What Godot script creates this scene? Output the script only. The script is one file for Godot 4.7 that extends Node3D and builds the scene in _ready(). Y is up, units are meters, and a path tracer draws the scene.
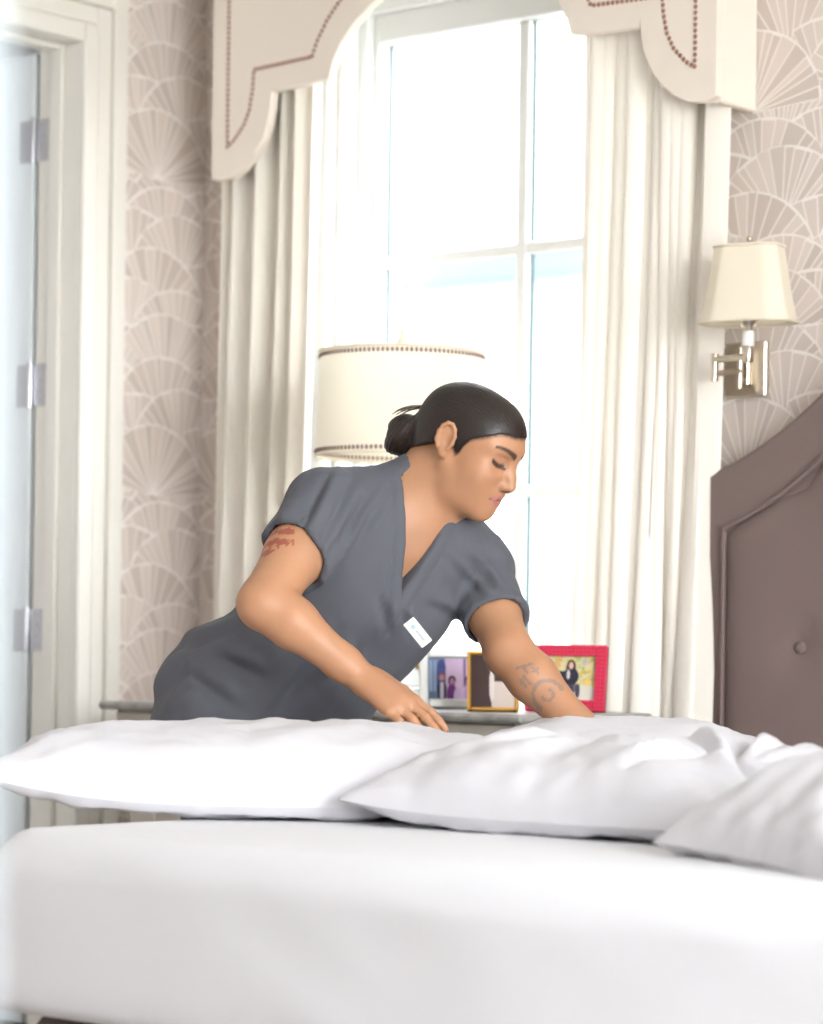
extends Node3D
# Bedroom: x runs along the window wall, y is up, z comes out of the window wall into the room.

# ------------------------------------------------------------------ geometry builder
class Geo:
	var v := PackedVector3Array()
	var n := PackedVector3Array()
	var uv := PackedVector2Array()
	var c := PackedColorArray()
	var i := PackedInt32Array()
	var xf := Transform3D()
	var col := Color.WHITE

	func tri(a: Vector3, b: Vector3, d: Vector3, center: Vector3) -> void:
		var nn := (b - a).cross(d - a)
		if nn.length_squared() < 1e-16:
			return
		nn = nn.normalized()
		var out := nn.dot((a + b + d) / 3.0 - center) > 0.0
		if not out:
			nn = -nn
		var k := v.size()
		for p: Vector3 in [a, b, d]:
			v.append(xf * p)
			n.append((xf.basis * nn).normalized())
			c.append(col)
			if absf(nn.y) > 0.7:
				uv.append(Vector2(p.x, p.z))
			elif absf(nn.x) > 0.7:
				uv.append(Vector2(p.z, -p.y))
			else:
				uv.append(Vector2(p.x, -p.y))
		if out:
			i.append_array(PackedInt32Array([k, k + 2, k + 1]))
		else:
			i.append_array(PackedInt32Array([k, k + 1, k + 2]))

	func quad(a: Vector3, b: Vector3, d: Vector3, e: Vector3, center: Vector3) -> void:
		tri(a, b, d, center)
		tri(a, d, e, center)

	func box(lo: Vector3, hi: Vector3, bev := 0.0) -> Geo:
		var m := (lo + hi) * 0.5
		var h := (hi - lo) * 0.5
		bev = minf(bev, minf(h.x, minf(h.y, h.z)) * 0.9)
		var g := h - Vector3.ONE * bev
		for ax in 3:
			var bx := (ax + 1) % 3
			var cx := (ax + 2) % 3
			for s in [-1.0, 1.0]:
				var q := []
				for t in [[-1, -1], [1, -1], [1, 1], [-1, 1]]:
					var p := Vector3.ZERO
					p[ax] = h[ax] * s
					p[bx] = g[bx] * t[0]
					p[cx] = g[cx] * t[1]
					q.append(m + p)
				quad(q[0], q[1], q[2], q[3], m)
			if bev > 0.0:
				for s in [[-1, -1], [1, -1], [1, 1], [-1, 1]]:
					var q := []
					for t in [[-1, 0], [1, 0], [1, 1], [-1, 1]]:
						var p := Vector3.ZERO
						p[ax] = g[ax] * t[0]
						p[bx] = (h[bx] if t[1] == 0 else g[bx]) * s[0]
						p[cx] = (g[cx] if t[1] == 0 else h[cx]) * s[1]
						q.append(m + p)
					quad(q[0], q[1], q[2], q[3], m)
		if bev > 0.0:
			for sx in [-1.0, 1.0]:
				for sy in [-1.0, 1.0]:
					for sz in [-1.0, 1.0]:
						tri(m + Vector3(h.x * sx, g.y * sy, g.z * sz), m + Vector3(g.x * sx, h.y * sy, g.z * sz), m + Vector3(g.x * sx, g.y * sy, h.z * sz), m)
		return self

	# polygon in x,y extruded from z0 to z1, with a chamfer on the z1 side
	func prism(poly: PackedVector2Array, z0: float, z1: float, bev := 0.0) -> Geo:
		var pl := poly
		if Geometry2D.is_polygon_clockwise(pl):
			pl = poly.duplicate()
			pl.reverse()
		var inner := pl
		if bev > 0.0:
			var o := Geometry2D.offset_polygon(pl, -bev)
			if o.size() == 1 and o[0].size() == pl.size():
				inner = o[0]
				# same starting corner
				var best := 0
				for k in inner.size():
					if inner[k].distance_to(pl[0]) < inner[best].distance_to(pl[0]):
						best = k
				var rot := PackedVector2Array()
				for k in inner.size():
					rot.append(inner[(k + best) % inner.size()])
				inner = rot
			else:
				bev = 0.0
		var ids := Geometry2D.triangulate_polygon(pl)
		var far := Vector3(0, 0, 1000)
		for k in range(0, ids.size(), 3):
			tri(Vector3(pl[ids[k]].x, pl[ids[k]].y, z0), Vector3(pl[ids[k + 1]].x, pl[ids[k + 1]].y, z0), Vector3(pl[ids[k + 2]].x, pl[ids[k + 2]].y, z0), far * signf(z1 - z0))
		ids = Geometry2D.triangulate_polygon(inner)
		for k in range(0, ids.size(), 3):
			tri(Vector3(inner[ids[k]].x, inner[ids[k]].y, z1), Vector3(inner[ids[k + 1]].x, inner[ids[k + 1]].y, z1), Vector3(inner[ids[k + 2]].x, inner[ids[k + 2]].y, z1), -far * signf(z1 - z0))
		var zb := z1 - bev * signf(z1 - z0)
		for k in pl.size():
			var a := pl[k]
			var b := pl[(k + 1) % pl.size()]
			var nrm := Vector2(b.y - a.y, a.x - b.x).normalized()
			var ins := Vector3((a.x + b.x) * 0.5 - nrm.x, (a.y + b.y) * 0.5 - nrm.y, (z0 + z1) * 0.5)
			quad(Vector3(a.x, a.y, z0), Vector3(b.x, b.y, z0), Vector3(b.x, b.y, zb), Vector3(a.x, a.y, zb), ins)
			if bev > 0.0:
				var ai := inner[k]
				var bi := inner[(k + 1) % pl.size()]
				quad(Vector3(a.x, a.y, zb), Vector3(b.x, b.y, zb), Vector3(bi.x, bi.y, z1), Vector3(ai.x, ai.y, z1), ins)
		return self

	# smooth parametric sheet; f(u, v) with u, v in 0..1
	func grid(nu: int, nv: int, f: Callable, wu := false, wv := false, flip := false) -> Geo:
		var k0 := v.size()
		var cu := nu if wu else nu + 1
		var cv := nv if wv else nv + 1
		for b in cv:
			for a in cu:
				var p: Vector3 = f.call(float(a) / nu, float(b) / nv)
				v.append(xf * p)
				n.append(Vector3.ZERO)
				c.append(col)
				uv.append(Vector2(float(a) / nu, float(b) / nv))
		for b in nv:
			for a in nu:
				var p0 := k0 + b * cu + a
				var p1 := k0 + b * cu + (a + 1) % cu
				var p2 := k0 + ((b + 1) % cv) * cu + (a + 1) % cu
				var p3 := k0 + ((b + 1) % cv) * cu + a
				if flip:
					i.append_array(PackedInt32Array([p0, p1, p2, p0, p2, p3]))
				else:
					i.append_array(PackedInt32Array([p0, p2, p1, p0, p3, p2]))
		smooth(k0)
		return self

	func smooth(from: int) -> void:
		for k in range(from, v.size()):
			n[k] = Vector3.ZERO
		for k in range(0, i.size(), 3):
			if i[k] < from:
				continue
			var w := (v[i[k + 2]] - v[i[k]]).cross(v[i[k + 1]] - v[i[k]])
			n[i[k]] += w
			n[i[k + 1]] += w
			n[i[k + 2]] += w
		for k in range(from, v.size()):
			n[k] = n[k].normalized() if n[k].length_squared() > 0.0 else Vector3.UP

	# profile of (radius, height) turned round y
	func lathe(prof: PackedVector2Array, seg := 32, sx := 1.0, sz := 1.0) -> Geo:
		var m := prof.size() - 1
		return grid(seg, m, func(a: float, b: float) -> Vector3:
			var q := prof[int(round(b * m))]
			return Vector3(cos(a * TAU) * q.x * sx, q.y, sin(a * TAU) * q.x * sz), true, false, true)

	# tube along points, radii per point
	func tube(pts: PackedVector3Array, rad: PackedFloat32Array, seg := 10, closed := false) -> Geo:
		var m := pts.size()
		var k0 := v.size()
		var prev := Vector3.ZERO
		var rings := m + (0 if closed else 2)
		for b in rings:
			var k := b if closed else clampi(b - 1, 0, m - 1)
			var r := rad[mini(k, rad.size() - 1)]
			if not closed and (b == 0 or b == rings - 1):
				r = 0.0001
			var t: Vector3
			if closed:
				t = (pts[(k + 1) % m] - pts[(k - 1 + m) % m]).normalized()
			else:
				t = (pts[mini(k + 1, m - 1)] - pts[maxi(k - 1, 0)]).normalized()
			var s := prev - t * prev.dot(t)
			if s.length() < 0.01:
				s = t.cross(Vector3.UP if absf(t.y) < 0.9 else Vector3.RIGHT)
			s = s.normalized()
			prev = s
			var w := t.cross(s)
			for a in seg:
				var an := TAU * a / seg
				v.append(xf * (pts[k] + (s * cos(an) + w * sin(an)) * r))
				n.append(Vector3.ZERO)
				c.append(col)
				uv.append(Vector2(float(a) / seg, float(b) / rings))
		for b in (rings if closed else rings - 1):
			for a in seg:
				var p0 := k0 + b * seg + a
				var p1 := k0 + b * seg + (a + 1) % seg
				var p2 := k0 + ((b + 1) % rings) * seg + (a + 1) % seg
				var p3 := k0 + ((b + 1) % rings) * seg + a
				i.append_array(PackedInt32Array([p0, p2, p1, p0, p3, p2]))
		smooth(k0)
		return self

	func ball(at: Vector3, r: Vector3, seg := 14, rings := 8) -> Geo:
		return grid(seg, rings, func(a: float, b: float) -> Vector3:
			var e := (b - 0.5) * PI
			return at + Vector3(cos(a * TAU) * cos(e) * r.x, sin(e) * r.y, sin(a * TAU) * cos(e) * r.z), true, false, true)

	func mesh() -> ArrayMesh:
		var arr := []
		arr.resize(Mesh.ARRAY_MAX)
		arr[Mesh.ARRAY_VERTEX] = v
		arr[Mesh.ARRAY_NORMAL] = n
		arr[Mesh.ARRAY_TEX_UV] = uv
		arr[Mesh.ARRAY_COLOR] = c
		arr[Mesh.ARRAY_INDEX] = i
		var m := ArrayMesh.new()
		m.add_surface_from_arrays(Mesh.PRIMITIVE_TRIANGLES, arr)
		return m


# ------------------------------------------------------------------ distance field, meshed as surface nets
class Field:
	var ty := PackedInt32Array()
	var a := PackedVector3Array()
	var b := PackedVector3Array()
	var ra := PackedFloat32Array()
	var rb := PackedFloat32Array()
	var k := PackedFloat32Array()
	var op := PackedInt32Array()
	var bs: Array[Basis] = []
	var fn: Array[Callable] = []
	var none: Callable

	func _add(t: int, p: Vector3, q: Vector3, r0: float, r1: float, kk: float, o: int, m: Basis, f: Callable) -> void:
		ty.append(t); a.append(p); b.append(q); ra.append(r0); rb.append(r1); k.append(kk); op.append(o); bs.append(m); fn.append(f)

	func cap(p: Vector3, q: Vector3, r0: float, r1: float, kk := 0.02, o := 0) -> void:
		_add(0, p, q, r0, r1, kk, o, Basis(), none)

	func chain(pts: Array, rs: Array, kk := 0.02) -> void:
		for j in pts.size() - 1:
			cap(pts[j], pts[j + 1], rs[j], rs[j + 1], kk)

	func ell(p: Vector3, m: Basis, r: Vector3, kk := 0.02, o := 0) -> void:
		_add(1, p, r, minf(r.x, minf(r.y, r.z)), 0.0, kk, o, m.transposed(), none)

	func half(p: Vector3, nrm: Vector3, kk := 0.01, o := 1) -> void:
		_add(2, p, nrm.normalized(), 0.0, 0.0, kk, o, Basis(), none)

	func call_shape(f: Callable, kk := 0.01, o := 1) -> void:
		_add(3, Vector3.ZERO, Vector3.ZERO, 0.0, 0.0, kk, o, Basis(), f)

	func one(j: int, p: Vector3) -> float:
		match ty[j]:
			0:
				var pa := p - a[j]
				var ba := b[j] - a[j]
				var t := clampf(pa.dot(ba) / maxf(ba.length_squared(), 1e-9), 0.0, 1.0)
				return (pa - ba * t).length() - lerpf(ra[j], rb[j], t)
			1:
				var q := bs[j] * (p - a[j])
				var r := b[j]
				var e := q / r
				var k0 := e.length()
				var k1 := (e / r).length()
				return k0 * (k0 - 1.0) / maxf(k1, 1e-6) if k0 > 0.001 else -ra[j]
			2:
				return (p - a[j]).dot(b[j])
			_:
				return fn[j].call(p)

	# the shapes that matter within reach of a point; none if the surface is farther off
	func shortlist(p: Vector3, reach: float, from: PackedInt32Array) -> PackedInt32Array:
		var ds := PackedFloat32Array()
		var dmin := 10.0
		var kmax := 0.0
		for j in from:
			var e := one(j, p)
			ds.append(e)
			if op[j] == 0:
				dmin = minf(dmin, e)
				kmax = maxf(kmax, k[j])
		var out := PackedInt32Array()
		if dmin > reach * 1.3 + kmax * 0.5:
			return out
		var q := 0
		for j in from:
			if (op[j] == 0 and ds[q] < maxf(dmin, 0.0) + reach * 2.4 + k[j]) or (op[j] == 1 and ds[q] < reach * 1.5 + k[j]):
				out.append(j)
			q += 1
		return out

	func at(p: Vector3, list: PackedInt32Array) -> float:
		var d := 10.0
		for j in list:
			var e: float
			var t := ty[j]
			if t == 0:
				var pa := p - a[j]
				var ba := b[j] - a[j]
				var w := clampf(pa.dot(ba) / maxf(ba.length_squared(), 1e-9), 0.0, 1.0)
				e = (pa - ba * w).length() - lerpf(ra[j], rb[j], w)
			elif t == 1:
				var r := b[j]
				var q := bs[j] * (p - a[j]) / r
				var k0 := q.length()
				e = k0 * (k0 - 1.0) / maxf((q / r).length(), 1e-6) if k0 > 0.001 else -ra[j]
			else:
				e = one(j, p)
			var kk := k[j]
			if op[j] == 0:
				var h := maxf(kk - absf(d - e), 0.0)
				d = minf(d, e) - h * h * 0.25 / kk
			else:
				e = -e
				var h := maxf(kk - absf(d - e), 0.0)
				d = maxf(d, e) + h * h * 0.25 / kk
		return d

	# adds the surface inside the box lo..hi to g
	func net(g: Geo, lo: Vector3, hi: Vector3, cell: float, colour: Variant = null, disp: Variant = null) -> void:
		var B := 6
		var nb := Vector3i(((hi - lo) / (cell * B)).ceil())
		var nx := nb.x * B + 1
		var ny := nb.y * B + 1
		var nz := nb.z * B + 1
		var vals := PackedFloat32Array()
		vals.resize(nx * ny * nz)
		vals.fill(1e9)
		var cells := PackedInt32Array()
		cells.resize(nx * ny * nz)
		cells.fill(-1)
		var all := PackedInt32Array(range(ty.size()))
		var hd := cell * B * 0.5 * sqrt(3.0)
		var kept: Array[Vector3i] = []
		var Q := 4
		for sz in range(0, nb.z, Q):
			for sy in range(0, nb.y, Q):
				for sx in range(0, nb.x, Q):
					var smid := lo + (Vector3(sx, sy, sz) + Vector3.ONE * 0.5 * Q) * cell * B
					var some := shortlist(smid, hd * Q, all)
					if some.is_empty():
						continue
					for bz in range(sz, mini(sz + Q, nb.z)):
						for by in range(sy, mini(sy + Q, nb.y)):
							for bx in range(sx, mini(sx + Q, nb.x)):
								var mid := lo + (Vector3(bx, by, bz) + Vector3.ONE * 0.5) * cell * B
								var list := shortlist(mid, hd, some)
								if list.is_empty() or absf(at(mid, list)) > hd * 1.6 + 0.004:
									continue
								kept.append(Vector3i(bx, by, bz))
								for z in range(bz * B, bz * B + B + 1):
									for y in range(by * B, by * B + B + 1):
										var row := (z * ny + y) * nx
										for x in range(bx * B, bx * B + B + 1):
											if vals[row + x] > 1e8:
												vals[row + x] = at(lo + Vector3(x, y, z) * cell, list)
		var k0 := g.v.size()
		var off := PackedInt32Array([0, 1, nx, nx + 1, nx * ny, nx * ny + 1, nx * ny + nx, nx * ny + nx + 1])
		var ea := PackedInt32Array([0, 2, 4, 6, 0, 1, 4, 5, 0, 1, 2, 3])
		var eb := PackedInt32Array([1, 3, 5, 7, 2, 3, 6, 7, 4, 5, 6, 7])
		for bk in kept:
			for z in range(bk.z * B, bk.z * B + B):
				for y in range(bk.y * B, bk.y * B + B):
					for x in range(bk.x * B, bk.x * B + B):
						var id := (z * ny + y) * nx + x
						var neg := 0
						for q in 8:
							if vals[id + off[q]] < 0.0:
								neg += 1
						if neg == 0 or neg == 8:
							continue
						var sum := Vector3.ZERO
						var cnt := 0
						for e in 12:
							var va := vals[id + off[ea[e]]]
							var vb := vals[id + off[eb[e]]]
							if (va < 0.0) != (vb < 0.0):
								var t := va / (va - vb)
								var pa := Vector3(ea[e] & 1, (ea[e] >> 1) & 1, ea[e] >> 2)
								var pb := Vector3(eb[e] & 1, (eb[e] >> 1) & 1, eb[e] >> 2)
								sum += pa.lerp(pb, t)
								cnt += 1
						cells[id] = g.v.size()
						g.v.append(lo + (Vector3(x, y, z) + sum / cnt) * cell)
						g.n.append(Vector3.ZERO)
						g.c.append(Color.WHITE)
						g.uv.append(Vector2.ZERO)
		var st := PackedInt32Array([1, nx, nx * ny])
		for bk in kept:
			for z in range(bk.z * B, bk.z * B + B):
				for y in range(bk.y * B, bk.y * B + B):
					for x in range(bk.x * B, bk.x * B + B):
						var id := (z * ny + y) * nx + x
						if cells[id] < 0:
							continue
						var va := vals[id]
						for ax in 3:
							var vb := vals[id + st[ax]]
							if (va < 0.0) == (vb < 0.0):
								continue
							var u := st[(ax + 1) % 3]
							var w := st[(ax + 2) % 3]
							if id - u - w < 0:
								continue
							var c0 := cells[id]
							var c1 := cells[id - u]
							var c2 := cells[id - u - w]
							var c3 := cells[id - w]
							if c1 < 0 or c2 < 0 or c3 < 0:
								continue
							if va < 0.0:
								g.i.append_array(PackedInt32Array([c0, c2, c1, c0, c3, c2]))
							else:
								g.i.append_array(PackedInt32Array([c0, c1, c2, c0, c2, c3]))
		g.smooth(k0)
		if disp != null:
			for q in range(k0, g.v.size()):
				g.v[q] += g.n[q] * float(disp.call(g.v[q], g.n[q]))
			g.smooth(k0)
		if colour != null:
			for q in range(k0, g.v.size()):
				g.c[q] = colour.call(g.v[q])


# ------------------------------------------------------------------ naming and materials
var used := {}
var mats := {}
var noise := FastNoiseLite.new()

func numbered(called: String) -> String:
	if not used.has(called):
		used[called] = 0
		return called
	used[called] += 1
	return "%s_%03d" % [called, used[called]]

func tag(o: Node3D, label: String, category: String, group := "") -> Node3D:
	o.set_meta("label", label)
	o.set_meta("category", category)
	if group:
		o.set_meta("group", group)
	return o

func thing(called: String, label: String, category: String, at := Vector3.ZERO, turn := 0.0, group := "") -> Node3D:
	var o := Node3D.new()
	o.name = numbered(called)
	add_child(o)
	o.position = at
	o.rotation.y = turn
	tag(o, label, category, group)
	return o

func obj(called: String, g: Geo, m: Material, parent: Node = self) -> MeshInstance3D:
	var o := MeshInstance3D.new()
	o.name = numbered(called) if parent == self else called
	o.mesh = g.mesh()
	o.material_override = m
	o.cast_shadow = GeometryInstance3D.SHADOW_CASTING_SETTING_ON
	parent.add_child(o, true)
	return o

func struct(called: String, g: Geo, m: Material, label := "", parent: Node = self) -> MeshInstance3D:
	var o := obj(called, g, m, parent)
	if parent == self:
		o.set_meta("kind", "structure")
		if label:
			o.set_meta("label", label)
	return o

func mat(color: Color, rough := 0.6, metal := 0.0) -> StandardMaterial3D:
	var m := StandardMaterial3D.new()
	m.albedo_color = color
	m.roughness = rough
	m.metallic = metal
	return m

func noise_tex(freq: float, lo: Color, hi: Color, size := 256, seed_ := 1, octaves := 3) -> NoiseTexture2D:
	var f := FastNoiseLite.new()
	f.seed = seed_
	f.frequency = freq
	f.fractal_octaves = octaves
	var t := NoiseTexture2D.new()
	t.width = size
	t.height = size
	t.seamless = true
	t.noise = f
	var r := Gradient.new()
	r.set_color(0, lo)
	r.set_color(1, hi)
	t.color_ramp = r
	return t

# woven cloth: small over-under weave as a bump
func weave_tex(size := 128, period := 8, seed_ := 3) -> ImageTexture:
	var im := Image.create(size, size, false, Image.FORMAT_RGB8)
	var r := RandomNumberGenerator.new()
	r.seed = seed_
	var jx := PackedFloat32Array()
	for k in size:
		jx.append(r.randf_range(-0.12, 0.12))
	for y in size:
		for x in size:
			var a := sin(TAU * x / period) * sin(TAU * y / period)
			var h := clampf(0.5 + 0.3 * a + jx[x] + jx[y], 0.0, 1.0)
			im.set_pixel(x, y, Color(h, h, h))
	im.bump_map_to_normal_map(2.0)
	return ImageTexture.create_from_image(im)

func cloth(color: Color, rough := 0.9, scale_ := 12.0, bump := 0.35) -> StandardMaterial3D:
	var m := mat(color, rough)
	m.uv1_triplanar = true
	m.uv1_scale = Vector3.ONE * scale_
	m.normal_enabled = true
	m.normal_texture = mats.weave
	m.normal_scale = bump
	m.rim_enabled = true
	m.rim = 0.25
	m.rim_tint = 0.6
	return m

func wallpaper_tex() -> ImageTexture:
	var S := 720
	var im := Image.create(S, S, false, Image.FORMAT_RGB8)
	var base := Color(0.868, 0.812, 0.776)
	var line := Color(0.960, 0.928, 0.902)
	im.fill(line)
	var r := RandomNumberGenerator.new()
	r.seed = 11
	var rows := 9
	var cols := 5
	for j in range(rows + 3):
		var jj := j % rows
		var rr := RandomNumberGenerator.new()
		rr.seed = 100 + jj
		for q in cols:
			var cx := (q + 0.5 * (jj % 2) + rr.randf_range(-0.18, 0.18)) * S / cols
			var cy := (jj + 1.0 + rr.randf_range(-0.2, 0.2)) * S / rows
			var R := S * rr.randf_range(0.205, 0.24)
			var lean := rr.randf_range(-0.75, 0.75)
			var spread := rr.randf_range(1.15, 1.45)
			var nr := rr.randi_range(14, 18)
			var edges := PackedFloat32Array()
			var tops := PackedFloat32Array()
			var tone := PackedFloat32Array()
			var acc := 0.0
			for e in nr:
				acc += rr.randf_range(0.55, 1.5)
				edges.append(acc)
				tops.append(rr.randf_range(0.965, 1.0))
				tone.append(rr.randf_range(-0.05, 0.03))
			for e in nr:
				edges[e] = edges[e] / acc
			for y in range(-int(R), int(R * 0.35)):
				for x in range(-int(R), int(R) + 1):
					var d2 := x * x + y * y
					if d2 > R * R or d2 < 20:
						continue
					var an := atan2(x, -y) - lean
					if absf(an) > spread:
						continue
					var t := (an / spread) * 0.5 + 0.5
					var e := 0
					while e < nr - 1 and edges[e] < t:
						e += 1
					var d := sqrt(d2)
					var lo_ := edges[e - 1] if e > 0 else 0.0
					var near := minf(t - lo_, edges[e] - t) * 2.0 * spread * d
					var colr := line
					if near > 1.9 and d < R * tops[e] - 2.0 and d > R * 0.10:
						colr = Color(base.r + tone[e], base.g + tone[e], base.b + tone[e])
					elif near > 1.0 and d < R * tops[e] - 1.2 and d > R * 0.08:
						colr = base.lerp(line, 0.5)
					im.set_pixel(posmod(int(cx) + x, S), posmod(int(cy) + y, S), colr)
	return ImageTexture.create_from_image(im)

func make_materials() -> void:
	mats.weave = weave_tex()
	mats.paint = mat(Color(0.925, 0.905, 0.87), 0.35)
	mats.window_paint = mat(Color(0.965, 0.965, 0.955), 0.35)
	mats.ceiling = mat(Color(0.95, 0.95, 0.94), 0.9)
	mats.plain_wall = mat(Color(0.94, 0.94, 0.94), 0.85)
	mats.grey_door = mat(Color(0.64, 0.67, 0.68), 0.7)
	mats.door = mat(Color(0.90, 0.92, 0.93), 0.4)
	var w := mat(Color.WHITE, 0.8)
	w.albedo_texture = wallpaper_tex()
	w.uv1_triplanar = true
	w.uv1_world_triplanar = true
	w.uv1_scale = Vector3.ONE / 0.76
	mats.wallpaper = w
	var fl := mat(Color.WHITE, 0.5)
	fl.albedo_texture = noise_tex(0.02, Color(0.60, 0.565, 0.535), Color(0.70, 0.665, 0.63))
	fl.uv1_triplanar = true
	fl.uv1_world_triplanar = true
	mats.floor = fl
	mats.curtain = cloth(Color(0.99, 0.962, 0.922), 0.95, 10.0, 0.2)
	mats.curtain.cull_mode = BaseMaterial3D.CULL_DISABLED
	mats.curtain.backlight_enabled = true
	mats.curtain.backlight = Color(0.45, 0.44, 0.42)
	mats.valance = cloth(Color(0.965, 0.915, 0.862), 0.9, 12.0, 0.3)
	mats.sheet = cloth(Color(0.87, 0.865, 0.875), 0.9, 9.0, 0.15)
	mats.pillow = cloth(Color(0.84, 0.83, 0.845), 0.85, 9.0, 0.12)
	mats.headboard = cloth(Color(0.485, 0.412, 0.395), 0.8, 9.0, 0.5)
	mats.nail = mat(Color(0.66, 0.50, 0.44), 0.35, 0.6)
	mats.scrubs = cloth(Color(0.345, 0.35, 0.378), 0.85, 14.0, 0.5)
	var sk := mat(Color.WHITE, 0.48)
	sk.vertex_color_use_as_albedo = true
	sk.subsurf_scatter_enabled = true
	sk.subsurf_scatter_strength = 0.08
	mats.skin = sk
	var hr := mat(Color.WHITE, 0.42)
	hr.vertex_color_use_as_albedo = true
	mats.hair = hr
	mats.nickel = mat(Color(0.80, 0.76, 0.70), 0.28, 1.0)
	mats.steel = mat(Color(0.80, 0.80, 0.82), 0.3, 1.0)
	mats.clad = mat(Color(0.09, 0.25, 0.25), 0.6)
	var gl := mat(Color(0.95, 1.0, 0.99, 0.04), 0.02)
	gl.transparency = BaseMaterial3D.TRANSPARENCY_ALPHA
	mats.glass = gl
	mats.stone = mat(Color.WHITE, 0.35)
	mats.stone.albedo_texture = noise_tex(0.03, Color(0.54, 0.53, 0.51), Color(0.72, 0.71, 0.69), 256, 5, 4)
	mats.stone.uv1_triplanar = true
	mats.stone.uv1_scale = Vector3.ONE * 3.0
	mats.cabinet = mat(Color(0.80, 0.77, 0.72), 0.5)
	mats.shade = cloth(Color(0.97, 0.928, 0.85), 0.9, 16.0, 0.15)
	mats.shade.backlight_enabled = true
	mats.shade.backlight = Color(0.66, 0.645, 0.60)
	mats.shade.cull_mode = BaseMaterial3D.CULL_DISABLED
	mats.braid = mat(Color(0.60, 0.50, 0.46), 0.8)
	mats.white_gloss = mat(Color(0.94, 0.94, 0.92), 0.25)
	mats.gold = mat(Color(0.85, 0.66, 0.34), 0.35, 0.9)
	mats.silver = mat(Color(0.86, 0.86, 0.85), 0.3, 0.7)
	mats.dark = mat(Color(0.16, 0.13, 0.13), 0.7)
	mats.red = mat(Color(0.78, 0.14, 0.26), 0.4)
	mats.red_light = mat(Color(0.86, 0.24, 0.36), 0.35)
	mats.stucco = mat(Color(0.93, 0.93, 0.91), 0.9)
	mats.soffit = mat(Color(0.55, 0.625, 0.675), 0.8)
	mats.paving = mat(Color(0.40, 0.41, 0.39), 0.95)


func V(x: float, y: float, z: float) -> Vector3:
	return Vector3(x, y, z)

func G() -> Geo:
	return Geo.new()


func _ready() -> void:
	# ---------------- camera
	var cam := Camera3D.new()
	cam.name = "camera"
	add_child(cam)
	cam.position = V(0.0, 0.91, 4.776)
	cam.rotation = V(0.0, deg_to_rad(40.7), 0.014)
	var att := CameraAttributesPhysical.new()
	att.frustum_focal_length = 85.0
	att.frustum_near = 0.05
	att.frustum_far = 200.0
	att.frustum_focus_distance = 4.85
	att.exposure_aperture = 2.7
	cam.attributes = att
	cam.projection = Camera3D.PROJECTION_FRUSTUM
	cam.near = 0.05
	cam.far = 200.0
	cam.size = 2.0 * 512.0 / 2750.0 * 0.05
	cam.frustum_offset = Vector2(0.0, (650.0 - 512.0) / 2750.0 * 0.05)
	cam.current = true
	# ---------------- sky and exposure
	var env := Environment.new()
	env.background_mode = Environment.BG_SKY
	var sky := Sky.new()
	var sm := ProceduralSkyMaterial.new()
	sm.sky_top_color = Color(0.93, 0.96, 1.0)
	sm.sky_horizon_color = Color(1.0, 1.0, 1.0)
	sm.ground_horizon_color = Color(0.8, 0.82, 0.8)
	sm.ground_bottom_color = Color(0.6, 0.62, 0.6)
	sm.energy_multiplier = 9.0
	sky.sky_material = sm
	env.sky = sky
	env.tonemap_mode = Environment.TONE_MAPPER_LINEAR
	env.tonemap_exposure = 1.66
	env.sdfgi_enabled = true
	env.ssao_enabled = true
	env.ssil_enabled = true
	var we := WorldEnvironment.new()
	we.name = "world_environment"
	we.environment = env
	add_child(we)
	# daylight coming in at the wide window in the east wall and at the end of the hall
	daylight("daylight_east", V(1.36, 1.45, 2.9), V(-2.0, 1.0, 2.9), Vector2(3.0, 2.0), 5.2)
	daylight("daylight_hall", V(-5.6, 1.5, 3.0), V(-5.6, 1.2, 0.0), Vector2(1.0, 1.6), 0.9)

	noise.seed = 4
	noise.frequency = 1.0
	make_materials()
	build_room()
	build_window()
	build_door()
	build_outside()
	build_bed()
	build_pillows()
	build_nightstand()
	build_curtains()
	build_valance()
	build_lamp()
	build_sconce()
	build_frames()
	build_person()


func daylight(called: String, at: Vector3, to: Vector3, size: Vector2, energy: float) -> void:
	var l := AreaLight3D.new()
	l.name = called
	add_child(l)
	l.look_at_from_position(at, V(to.x, at.y, to.z) if absf(to.x - at.x) < 0.01 else V(to.x, at.y, at.z))
	l.area_size = size
	l.light_energy = energy
	l.light_color = Color(0.97, 0.985, 1.0)
	l.shadow_enabled = true
	l.area_range = 12.0


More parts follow.
